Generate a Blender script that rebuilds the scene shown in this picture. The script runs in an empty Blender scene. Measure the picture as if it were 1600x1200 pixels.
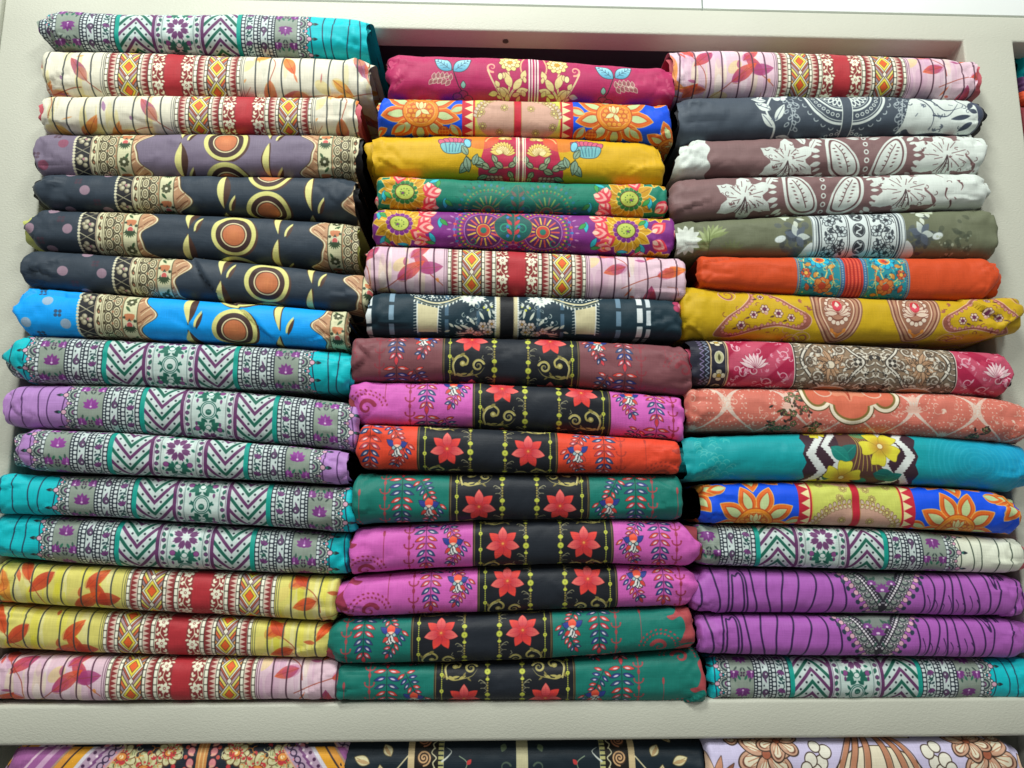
import bpy, bmesh, math, random
import numpy as np
from mathutils import Vector

scene = bpy.context.scene
# ---------------------------------------------------------------- camera
# world: X along the shelf, Y into the shelf (frame front at Y = 0), Z up (top of the shelf board at Z = 0)
YAW, PITCH, ROLL = 0.0334458, 0.1648879, 0.000539
CAM = np.array([0.55913, -0.90036, 0.21631]); FPX = 1170.0
def basis():
    cy, sy, cp, sp = math.cos(YAW), math.sin(YAW), math.cos(PITCH), math.sin(PITCH)
    f = np.array([sy * cp, cy * cp, sp]); r = np.array([cy, -sy, 0.0]); u = np.cross(r, f)
    c, s = math.cos(ROLL), math.sin(ROLL)
    return c * r + s * u, -s * r + c * u, f
RT, UP, FW = basis()
cam_data = bpy.data.cameras.new('camera'); cam = bpy.data.objects.new('camera', cam_data)
scene.collection.objects.link(cam); scene.camera = cam
from mathutils import Matrix
cam.matrix_world = Matrix(((RT[0], UP[0], -FW[0], CAM[0]), (RT[1], UP[1], -FW[1], CAM[1]), (RT[2], UP[2], -FW[2], CAM[2]), (0, 0, 0, 1)))
cam_data.sensor_width = 36.0; cam_data.lens = 36.0 * FPX / 1600.0; cam_data.clip_start = 0.01; cam_data.clip_end = 60
# ---------------------------------------------------------------- light: shop ceiling lamps, dim room
world = bpy.data.worlds.new('World'); scene.world = world; world.use_nodes = True
bgn = world.node_tree.nodes['Background']; bgn.inputs[0].default_value = (1.0, 0.99, 0.96, 1); bgn.inputs[1].default_value = 0.25
def lamp(name, loc, target, sx, sy, power, col):
    d = bpy.data.lights.new(name, 'AREA'); d.shape = 'RECTANGLE'; d.size, d.size_y, d.energy, d.color = sx, sy, power, col
    o = bpy.data.objects.new(name, d); scene.collection.objects.link(o); o.location = loc
    o.rotation_euler = (Vector(target) - Vector(loc)).to_track_quat('-Z', 'Y').to_euler()
    return o
lamp('ceiling_lamp', (0.25, -1.05, 1.95), (0.5, 0.0, 0.5), 0.5, 0.35, 26, (0.985, 1.0, 0.955))
lamp('ceiling_lamp', (1.35, -1.6, 1.95), (0.7, 0.0, 0.3), 0.5, 0.35, 20, (0.985, 1.0, 0.955))
lamp('ceiling_lamp', (-0.6, -2.2, 1.95), (0.5, 0.0, 0.3), 0.5, 0.35, 21, (0.985, 1.0, 0.955))
vs = scene.view_settings
vs.view_transform = 'Standard'; vs.look = 'None'; vs.exposure = 0.0; vs.gamma = 1.0; vs.use_curve_mapping = False
scene.cycles.max_bounces = 6; scene.cycles.diffuse_bounces = 4
# ---------------------------------------------------------------- print rasteriser (numpy only)
TAU = math.tau
def hx(s):
    return np.array([int(s[i:i + 2], 16) / 255.0 for i in (0, 2, 4)], np.float32)

class Cv:
    """A periodic piece of printed cloth: x = -HW..HW, y = -P/2..P/2 (y down, wraps)."""
    def __init__(s, ground, P, HW=360, S=2.0):
        s.P, s.HW, s.S = P, HW, S
        s.w, s.h = int(round(2 * HW * S)), int(round(P * S))
        s.a = np.empty((s.h, s.w, 3), np.float32); s.a[:] = hx(ground)
        s.mir = True
    def _c(s, c):
        return hx(c) if isinstance(c, str) else c
    def paint(s, x0, y0, x1, y1, f, col, al=1.0):
        S = s.S
        i0 = max(0, int((x0 + s.HW) * S) - 2); i1 = min(s.w, int((x1 + s.HW) * S) + 3)
        j0 = int(math.floor((y0 + s.P / 2) * S)) - 2; j1 = int(math.ceil((y1 + s.P / 2) * S)) + 2
        j1 = min(j1, j0 + s.h)
        if i1 <= i0 or j1 <= j0: return
        X, Y = np.meshgrid((np.arange(i0, i1) + .5) / S - s.HW, (np.arange(j0, j1) + .5) / S - s.P / 2)
        m = np.clip(.5 - f(X, Y) * S, 0, 1) * al
        if not m.any(): return
        col = s._c(col)
        c = col(X, Y) if callable(col) else col
        rows = np.arange(j0, j1) % s.h
        blk = s.a[rows, i0:i1]
        s.a[rows, i0:i1] = blk + (c - blk) * m[..., None]
    def full(s, x0, x1, f, col, al=1.0):
        s._full(x0, x1, f, col, al)
        if s.mir: s._full(-x1, -x0, lambda X, Y: f(-X, Y), col if not callable(col) else (lambda X, Y: col(-X, Y)), al)
    def _full(s, x0, x1, f, col, al):
        s.paint(x0, -s.P / 2 + 2 / s.S, x1, s.P / 2 - 2 / s.S, f, col, al)
    def bar(s, x0, x1, col, al=1.0):
        s.full(x0 - 1, x1 + 1, lambda X, Y: np.abs(X - (x0 + x1) / 2) - (x1 - x0) / 2, col, al)
    def wavy(s, x, w, col, amp=0, n=1, ph=0, al=1.0):
        k = TAU * n / s.P
        s.full(x - amp - w - 1, x + amp + w + 1, lambda X, Y: np.abs(X - x - amp * np.sin(k * Y + ph)) - w / 2, col, al)
    def pbox(s, x, hw, hh, per, col, y0=0, r=.6, al=1.0):
        per = s.P / round(s.P / per)
        def f(X, Y):
            d = (Y - y0 + per / 2) % per - per / 2
            qx, qy = np.abs(X - x) - hw + r, np.abs(d) - hh + r
            return np.hypot(np.maximum(qx, 0), np.maximum(qy, 0)) + np.minimum(np.maximum(qx, qy), 0) - r
        s.full(x - hw - 1, x + hw + 1, f, col, al)
    def pell(s, x, rx, ry, per, col, y0=0, ring=0, al=1.0):
        per = s.P / round(s.P / per)
        def f(X, Y):
            d = (Y - y0 + per / 2) % per - per / 2
            e = (np.sqrt(((X - x) / rx) ** 2 + (d / ry) ** 2) - 1) * min(rx, ry)
            return np.abs(e) - ring / 2 if ring else e
        s.full(x - rx - ring - 1, x + rx + ring + 1, f, col, al)
    def zig(s, x0, x1, per, col, y0=0):
        """triangles pointing from x0 towards x1"""
        per = s.P / round(s.P / per)
        def f(X, Y):
            d = np.abs((Y - y0 + per / 2) % per - per / 2)
            t = (X - x0) / (x1 - x0)
            return np.where((t < 0) | (t > 1), 1.0, (d - per / 2 * (1 - t)) * .8)
        s.full(min(x0, x1) - 1, max(x0, x1) + 1, f, col)
    # -- single shapes (mirrored when mir is on)
    def _one(s, pts, col, al, out, ow):
        p = np.asarray(pts, np.float64)
        x0, y0 = p.min(0) - ow; x1, y1 = p.max(0) + ow
        q = np.roll(p, -1, 0); e = q - p; ee = (e ** 2).sum(1) + 1e-9
        def f(X, Y):
            P_ = np.stack([X.ravel(), Y.ravel()], 1)[:, None, :] - p[None]
            t = np.clip((P_ * e[None]).sum(2) / ee, 0, 1)
            D = P_ - e[None] * t[..., None]
            d = np.sqrt((D ** 2).sum(2).min(1))
            a = p[None, :, 1] > Y.ravel()[:, None]; b = q[None, :, 1] > Y.ravel()[:, None]
            xi = p[:, 0] + (Y.ravel()[:, None] - p[:, 1]) * e[:, 0] / np.where(np.abs(e[:, 1]) < 1e-9, 1e-9, e[:, 1])
            ins = ((a != b) & (X.ravel()[:, None] < xi)).sum(1) % 2 == 1
            return np.where(ins, -d, d).reshape(X.shape)
        if out is not None:
            s.paint(x0, y0, x1, y1, lambda X, Y: f(X, Y) - ow, out, al)
        if col is not None:
            s.paint(x0, y0, x1, y1, f, col, al)
    def poly(s, pts, col, out=None, ow=.8, al=1.0):
        s._one(pts, s._c(col) if col is not None else None, al, s._c(out) if out is not None else None, ow)
        if s.mir:
            m = [(-x, y) for x, y in pts]
            cc = s._c(col) if col is not None else None
            s._one(m, (lambda X, Y: cc(-X, Y)) if callable(cc) else cc, al, s._c(out) if out is not None else None, ow)
    def ell(s, x, y, rx, ry=None, col=None, rot=0, out=None, ow=.8, al=1.0, ring=0):
        ry = rx if ry is None else ry
        for sg in ((1, -1) if s.mir and abs(x) > 1e-6 else (1,)):
            xx, r = x * sg, math.radians(rot) * sg
            c_, s_ = math.cos(r), math.sin(r); R = max(rx, ry) + ow + ring
            def f(X, Y):
                a, b = (X - xx) * c_ + (Y - y) * s_, -(X - xx) * s_ + (Y - y) * c_
                e = (np.sqrt((a / rx) ** 2 + (b / ry) ** 2) - 1) * min(rx, ry)
                return np.abs(e) - ring / 2 if ring else e
            if out is not None: s.paint(xx - R, y - R, xx + R, y + R, lambda X, Y: f(X, Y) - ow, out, al)
            if col is not None:
                cc = s._c(col)
                s.paint(xx - R, y - R, xx + R, y + R, f, (lambda X, Y: cc(X * sg, Y)) if callable(cc) else cc, al)
    def line(s, pts, w, col, al=1.0, taper=False):
        p = np.asarray(pts, np.float64)
        for sg in ((1, -1) if s.mir else (1,)):
            P0 = p * np.array([sg, 1.0]); a, b = P0[:-1], P0[1:]; e = b - a; ee = (e ** 2).sum(1) + 1e-9
            n = len(a)
            def f(X, Y):
                Q = np.stack([X.ravel(), Y.ravel()], 1)[:, None, :] - a[None]
                t = np.clip((Q * e[None]).sum(2) / ee, 0, 1)
                d = np.sqrt(((Q - e[None] * t[..., None]) ** 2).sum(2))
                if taper:
                    d = d - w / 2 * (1 - .85 * (np.arange(n)[None] + t) / n)
                    return d.min(1).reshape(X.shape)
                return (d.min(1) - w / 2).reshape(X.shape)
            lo, hi = P0.min(0) - w, P0.max(0) + w
            s.paint(lo[0], lo[1], hi[0], hi[1], f, col, al)
    # -- motifs
    def leaf(s, x, y, L, w, ang, col, out=None, ow=.7, al=1.0, vein=None, bend=0, vw=.8):
        a = math.radians(ang); n = 9
        T = np.linspace(0, 1, n); B = bend * np.sin(np.pi * T) * L
        prof = w * np.sin(np.pi * np.clip(T, 0, 1)) ** .85 * (1.15 - .4 * T)
        up = [(t * L, b + q) for t, b, q in zip(T, B, prof)]; dn = [(t * L, b - q) for t, b, q in zip(T, B, prof)][::-1]
        rot = lambda u, v: (x + u * math.cos(a) - v * math.sin(a), y + u * math.sin(a) + v * math.cos(a))
        s.poly([rot(*p) for p in up + dn[1:-1]], col, out, ow, al)
        if vein is not None: s.line([rot(t * L, b) for t, b in zip(T[1:-1], B[1:-1])], vw, vein, al)
    def flower(s, x, y, r, n, col, out=None, cen=None, cr=.3, pw=.45, ph=0, ow=.7, al=1.0, pr=.62):
        for k in range(n):
            a = ph + 360 * k / n; ar = math.radians(a)
            s.ell(x + pr * r * math.cos(ar), y + pr * r * math.sin(ar), r * (1 - pr) + .1, r * pw, col, a, out, ow, al)
        if cen is not None: s.ell(x, y, r * cr, None, cen, 0, out, ow * .7, al)
    def spiral(s, x, y, r, turns, w, col, a0=0, d=1, taper=True):
        n = int(16 * turns) + 2; pts = []
        for k in range(n):
            t = k / (n - 1); a = math.radians(a0) + d * TAU * turns * t; q = r * (1 - .92 * t)
            pts.append((x + q * math.cos(a), y + q * math.sin(a)))
        s.line(pts, w, col, taper=taper)
    def arc(s, x, y, rx, ry, a0, a1, w, col, n=14):
        s.line([(x + rx * math.cos(math.radians(a0 + (a1 - a0) * k / n)), y + ry * math.sin(math.radians(a0 + (a1 - a0) * k / n))) for k in range(n + 1)], w, col)
    def dots(s, pts, r, col, al=1.0):
        for x, y in pts: s.ell(x, y, r, None, col, al=al)
    def filigree(s, x0, x1, y0, y1, n, cols, size, seed=1, w=1.0):
        """fine scattered curls, sprigs and dots that fill a field"""
        rs = np.random.RandomState(seed)
        for k in range(n):
            x, y, a, z, c = rs.uniform(x0, x1), rs.uniform(y0, y1), rs.uniform(0, 360), size * rs.uniform(.6, 1.2), cols[k % len(cols)]
            t = k % 4
            if t == 0: s.spiral(x, y, z, 1.1, w * 1.3, c, a, 1 if k % 8 else -1)
            elif t == 1:
                for q in (-40, 0, 40): s.leaf(x, y, z * 1.3, z * .26, a + q, c)
            elif t == 2: s.arc(x, y, z, z * .8, a, a + 170, w, c, 6)
            else:
                for q in range(4): s.ell(x + z * .35 * q * math.cos(math.radians(a)), y + z * .35 * q * math.sin(math.radians(a)), w * .75, None, c)
    def paisley(s, x, y, L, ang, cols, flip=1, ows=None):
        """nested teardrops with a curled tip; cols from outside inwards"""
        base = []
        for k in range(22):
            t = TAU * k / 22
            r = 1 + .0 * t
            u = math.cos(t); v = math.sin(t)
            q = max(0, u) ** 2
            base.append((u * .75 + .35 * q, (v * .55 * (1 - .55 * max(0, u))) + flip * .42 * q ** 1.5))
        a = math.radians(ang); n = len(cols)
        for i, c in enumerate(cols):
            sc = L / 2 * (1 - i * .8 / n)
            s.poly([(x + sc * (u * math.cos(a) - v * math.sin(a)), y + sc * (u * math.sin(a) + v * math.cos(a))) for u, v in base], c)

def grad(c0, c1, x0, y0, x1, y1):
    a, b = hx(c0), hx(c1); dx, dy = x1 - x0, y1 - y0; L = dx * dx + dy * dy
    def f(X, Y):
        t = np.clip(((X - x0) * dx + (Y - y0) * dy) / L, 0, 1)[..., None]
        return a + (b - a) * t
    return f
def rgrad(c0, c1, x, y, r):
    a, b = hx(c0), hx(c1)
    def f(X, Y):
        t = np.clip(np.hypot(X - x, Y - y) / r, 0, 1)[..., None]
        return a + (b - a) * t
    return f
def cat(pts, n=5, closed=True):
    p = np.asarray(pts, float); N = len(p); o = []
    rng = range(N if closed else N - 1)
    for i in rng:
        g = (lambda k: p[k % N]) if closed else (lambda k: p[min(max(k, 0), N - 1)])
        a, b, c, d = g(i - 1), g(i), g(i + 1), g(i + 2)
        for t in np.arange(n) / n:
            o.append(tuple(.5 * (2 * b + (c - a) * t + (2 * a - 5 * b + 4 * c - d) * t * t + (3 * b - a - 3 * c + d) * t ** 3)))
    if not closed: o.append(tuple(p[-1]))
    return o
# ---------------------------------------------------------------- prints
def chevron_band(ground, lotus='74357c', line='24324a'):
    c = Cv(ground, 108); W, PU, GR, DK = 'c6d6d3', '643562', '17614f', '222b36'
    for i, x in enumerate((219, 241, 256, 281, 300, 324, 347)):
        c.wavy(x, 1.7, line, 2.2, 1, i * 1.3)
    # scalloped lace edge
    for k in range(-2, 3):
        y = k * 27 + 13.5
        c.leaf(221, y, 11, 2.6, 0, DK); c.ell(224, y, 2, None, '2c6b62')
        c.ell(201, y, 15, 12.5, 'a9b8ab', out=DK, ow=1.2)
        for a in range(-75, 76, 25):
            c.ell(201 + 14.6 * math.cos(math.radians(a)), y + 12 * math.sin(math.radians(a)), 1.6, None, 'dfe6e2', out=DK, ow=.9)
        c.ell(201, y, 10.5, 8.5, '33424a'); c.ell(201, y, 7.6, 6, '8fa598', out=None); c.ell(201, y, 5, 4.2, PU); c.ell(201, y, 2.4, 2, W)
        c.ell(217.5, y, 3.6, 3.3, 'd9a9bd', out=DK, ow=.9)
        c.ell(212, y + 13.5, 2.4, None, 'cf9db2', out=DK, ow=.6)
    # lotus panel
    c.bar(160, 197, '8b998d')
    for k in (-1, 0, 1):
        for (x, y, r) in ((178, k * 54, 12.5), (164, k * 54 + 27, 9.5), (192, k * 54 + 27, 9.5)):
            for a, L in ((-90, 1), (-60, .98), (-120, .98), (-30, .95), (-150, .95), (0, .8), (180, .8)):
                c.leaf(x, y + 4, r * 1.15 * L, r * .26, a, lotus)
            c.ell(x, y + 1.5, r * .55, r * .5, lotus); c.ell(x, y + 4, 1.7, 1.5, 'dccbe0'); c.leaf(x, y + 3, 8, 1.1, -90, 'a86bb0')
        for sx in (-1, 1):
            y = k * 54 + 18
            c.leaf(178 + sx * 3, y + 1, 9, 1.9, 90 - sx * 30, '2f6d55'); c.leaf(178 + sx * 11, y - 2, 8, 1.6, 90 - sx * 8, '3c5a50')
            c.leaf(178 + sx * 8, y - 33, 9, 1.4, -90 + sx * 45, '3c4a48'); c.leaf(178 + sx * 4, y + 14, 7, 1.3, 90 + sx * 30, '3a4846')
        c.flower(178, k * 54 + 28, 4.5, 4, '4a3550', ph=45, pw=.3)
    # bead ladders
    for x0, x1, cols in ((197, 202, ((199.5, 2, 2.6, 6.75),)), (148, 160.5, ((157.5, 1.5, 1.5, 4.5), (152, 2.4, 2.5, 6.75))),
                         (125, 137.5, ((134.6, 1.5, 1.5, 4.5), (129, 2.4, 2.5, 6.75))), (104, 111.5, ((107.5, 2.4, 2.5, 6.75),))):
        c.bar(x0, x1, DK)
        for x, hw, hh, per in cols: c.pbox(x, hw, hh, per, 'cfdbda', r=1.2)
    # paisley strip
    c.bar(137.5, 148, W)
    for k in range(-2, 3):
        y = k * 27
        c.ell(142.5, y, 4.2, 5, '5b4263', 15, out=DK, ow=.8); c.leaf(144.5, y - 3, 10, 1.6, -112, '5b4263'); c.ell(141.5, y + 1, 1.4, None, W)
        c.ell(145, y + 11, 1.1, 1.6, DK)
    # little flower strip
    c.bar(111.5, 125, 'c7d8d4')
    for k in range(-2, 3):
        y = k * 27 + 7
        c.line(cat([(113, y - 14), (123, y - 8), (114, y + 2), (118, y + 13)], 5, False), 1.4, '2d4c4a')
        for a in (-120, -90, -60, -30): c.leaf(117, y, 8.5, 1.8, a, '7a3f7c', out=DK, ow=.4)
        for a, q in ((30, 0), (150, 0), (60, 4), (120, 6)): c.leaf(118, y + 7 + q, 6.5, 1.6, a, '28424a')
        c.leaf(120, y + 16, 6, 1.5, -150, '256452'); c.leaf(115, y + 15, 6, 1.4, -20, '256452'); c.ell(122, y + 4, 1.2, None, DK)
    c.bar(97, 104, '0a9a8c')
    # chevrons
    c.bar(43, 97, W)
    def chev(off, wd):
        return lambda X, Y: np.where(np.abs(X - 70) > 27, 1, np.abs(((Y + 1.12 * np.abs(X - 70) - off + 18) % 36) - 18) * .66 - wd)
    c.full(43, 97, chev(0, 2.3), PU); c.full(43, 97, chev(18, 2.3), GR)
    def cdots(X, Y):
        ax = np.abs(X - 70); dx = (ax + 4.6) % 9.2 - 4.6
        dy = (Y + 1.12 * (ax - dx)) % 18 - 9
        return np.where(np.abs(X - 70) > 26, 1, np.hypot(dx, dy) - 1.75)
    c.full(43, 97, cdots, '26323a')
    # purple bar, vine strip, centre panel
    c.bar(37.6, 43, PU); c.bar(26, 37.6, 'd3e2de'); c.bar(35.6, 36.3, PU); c.bar(25.6, 26.5, '5d6b6a'); c.bar(27.6, 28.1, '7f8f8c')
    for k in range(-3, 4):
        y = k * 18
        c.leaf(31.5, y + 1, 8, 2.3, -70 if k % 2 else -110, '2c6a58', out=DK, ow=.4); c.ell(31.8, y + 6, 2.7, 2.7, '6d4470', out=DK, ow=.5)
    c.bar(0, 25.6, 'c3d6d0')
    for y in (-54, 54):      # rosette
        c.ell(0, y, 22, 22, 'd4e2de')
        for k in range(8):
            a = 45 * k + 22.5; ar = math.radians(a)
            c.mir = False
            for d in (-15, 0, 15): c.leaf(5.5 * math.cos(ar), y + 5.5 * math.sin(ar), 15 if d == 0 else 13, 2.9, a + d, '6d3f6d')
            c.leaf(19 * math.cos(ar + .39), y + 19 * math.sin(ar + .39), 7, 2.2, a + 60, '1f6a58')
            c.mir = True
        c.ell(0, y, 3, None, 'dbe8e4')
    for y, f in ((-27, 1), (27, -1)):
        for L, w, a in ((15, 3.4, 20), (16, 3.6, -35), (12, 2.8, 70), (12, 2.6, -75)): c.leaf(6, y + f * 3, L, w, a * f, '1f6a58')
        c.ell(17.5, y - f * 3, 4, 3.6, '8a4a86', out='3a2540', ow=.5); c.leaf(18, y + f * 9, 8, 2, 90, '6d3f6d'); c.ell(0, y, 4, 3.4, 'dbe8e4', out='1f6a58', ow=1)
        c.leaf(1, y + f * 8, 11, 2.2, 35 * f, '17594c'); c.ell(22, y + 4, 1.8, 2.6, '1f6a58')
    c.ell(0, 0, 11.5, 12.5, 'd4e2de', out='1d5f52', ow=1.4); c.ell(0, 0, 9, 10, 'c9d9d4', out='1d5f52', ow=1.2)
    c.ell(0, 3, 4.6, 4.6, '1b5a4c'); c.ell(1.4, 2, 1.7, None, '5a9284')
    c.leaf(12, 2, 9, 2.2, -60, '1d5f52'); c.leaf(11, 5, 9, 2, 60, '1d5f52'); c.ell(17, -1, 1.6, None, '1d5f52')
    return c

def geometric_band(ground, streak, leafs, lines='3a4040'):
    c = Cv(ground, 126); rs = np.random.RandomState(5); CR, RD, BR, DK = 'e9ead0', 'b03038', '8a3434', '3b3028'
    c.mir = False
    for k in range(60):
        x = rs.uniform(112, 360) * rs.choice((-1, 1)); y = rs.uniform(-63, 63); L = rs.uniform(14, 50)
        c.ell(x, y, rs.uniform(1.5, 8), L, streak[k % len(streak)], al=rs.uniform(.15, .5))
    for k in range(22):   # watercolour leaves
        sx = 1 if k % 2 else -1
        x = sx * (132 + 228 * (k / 22.) + rs.uniform(-10, 10)); y = rs.uniform(-63, 63); a = rs.uniform(0, 360); L = rs.uniform(30, 58)
        c0, c1 = leafs[rs.randint(len(leafs))], leafs[rs.randint(len(leafs))]
        dx, dy = math.cos(math.radians(a)) * L, math.sin(math.radians(a)) * L
        c.leaf(x, y, L, rs.uniform(8, 12), a, grad(c0, c1, x, y, x + dx, y + dy), al=rs.uniform(.7, .95))
        c.leaf(x, y, L * .9, 4, a + 6, grad(c1, c0, x, y, x + dx, y + dy), al=.55)
        c.ell(x + dx * .3, y + dy * .3, 14, 9, leafs[-1], a, al=.3)
        c.line([(x, y), (x + dx * .9, y + dy * .9)], .9, '8c3c28', al=.6)
        if k % 3 == 0: c.line(cat([(x, y), (x - dx * .6 + 6, y - dy * .5), (x - dx * 1.1, y - dy * .9 + 8)], 5, False), 1.4, 'a0402a', al=.8)
        if k % 3 == 1: c.ell(x - dx * .5, y + 12, 15, 9, 'e6cf74', a, al=.5)
    for k in range(26):
        x, y, a = rs.uniform(120, 355) * (1 if k % 2 else -1), rs.uniform(-63, 63), rs.uniform(0, 360); cc = leafs[rs.randint(len(leafs))]
        if k % 3: c.leaf(x, y, rs.uniform(8, 22), rs.uniform(1.2, 3.4), a, cc, al=.7)
        else: c.line([(x, y), (x + 16 * math.cos(a), y + 16 * math.sin(a)), (x + 22 * math.cos(a + .5), y + 24 * math.sin(a + .5))], 1, 'a04a2c', al=.7)
    xs = (132, 155, 177, 206, 228, 254, 279, 301, 328, 349)
    for i, x in enumerate(xs):
        for sg in (1, -1): c.wavy(sg * (x + (3 if sg > 0 else 0)), 2.3, lines, 1.2, 1, i * 1.7 + sg, .92)
    c.mir = True
    c.bar(14, 111, CR)
    c.bar(111, 118, ground); c.bar(112.6, 113.4, lines); c.bar(116, 116.7, lines)
    c.bar(0, 13.5, RD)
    # flower column
    c.bar(13.5, 33, BR)
    for k in range(-2, 3):
        y = k * 31.5
        c.flower(23, y, 8.2, 6, 'eff0d6', None, BR, .2, .3, 12 * k); c.ell(23, y, 1.2, None, 'eff0d6')
        c.line(cat([(24, y + 6), (26, y + 16), (20, y + 24)], 4, False), 1.2, 'e6e6c4')
        for (lx, ly, a) in ((22, 12, 150), (25, 15, 20), (20, 20, 210), (27, 20, -30), (17, 8, 90), (30, 8, 80), (18, 24, 160), (29, 25, 40)):
            c.leaf(lx, y + ly, 6.5, 1.7, a, 'e9e9cc')
    def ladder(a, b):
        c.bar(a, b, DK); c.pbox((a + b) / 2, (b - a) / 2 - .9, 4.6, 10.5, 'eef0da', r=.3)
    def zz(a, b, inv):
        c.bar(a, b, BR)
        c.zig(b if not inv else a, a + 1.5 if not inv else b - 1.5, 7, 'd8bfae')
    ladder(34, 40.5); zz(40.5, 51, False); ladder(51.5, 57)
    ladder(88, 94); zz(94.5, 104.5, True); ladder(105, 111)
    # diamond column, centre x = 72.5
    c.bar(57, 88, 'd9cdb4'); cx = 72.5
    def dia(off, per=42.0, k=1.35):
        return lambda X, Y: np.abs((Y - off + per / 2) % per - per / 2) + k * np.abs(X - cx)
    def ringd(off, r0, r1, col):
        d = dia(off)
        c.full(57, 88, lambda X, Y: np.where(np.abs(X - cx) > 15.3, 1, np.maximum(r0 - d(X, Y), d(X, Y) - r1) * .6), col)
    def lat(off, wd, col, slope=1.35):
        for sg in (1, -1):
            c.full(57, 88, lambda X, Y: np.where(np.abs(X - cx) > 15.3, 1, np.abs((Y + sg * slope * (X - cx) - off + 10.5) % 21 - 10.5) * .6 - wd), col)
    cols = ['d9673e', 'a08a92', 'e3a05c', 'cf5a48', 'b59aa0', 'e2d86c']
    for i, cc in enumerate(cols):
        c.full(57, 88, lambda X, Y, i=i: np.where(np.abs(X - cx) > 15.3, 1, np.abs((Y + 1.35 * np.abs(X - cx) - i * 7 + 21) % 42 - 21) * .6 - 1.7), cc)
    for i in range(6):
        c.full(57, 88, lambda X, Y, i=i: np.where(np.abs(X - cx) > 15.3, 1, np.abs((Y + 1.35 * np.abs(X - cx) - i * 7 - 3.5 + 21) % 42 - 21) * .6 - .45), DK)
    for off in (0,):
        ringd(off, 0, 21, DK); ringd(off, 0, 19.6, 'e8e6cc'); ringd(off, 0, 16, DK); ringd(off, 0, 15, 'ead94e'); ringd(off, 0, 9.8, DK); ringd(off, 0, 8.8, 'e4642e')
    ringd(21, 0, 6, DK); ringd(21, 0, 4.8, 'eeead2')
    c.bar(57, 57.8, DK); c.bar(87.4, 88.2, DK)
    return c

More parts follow.
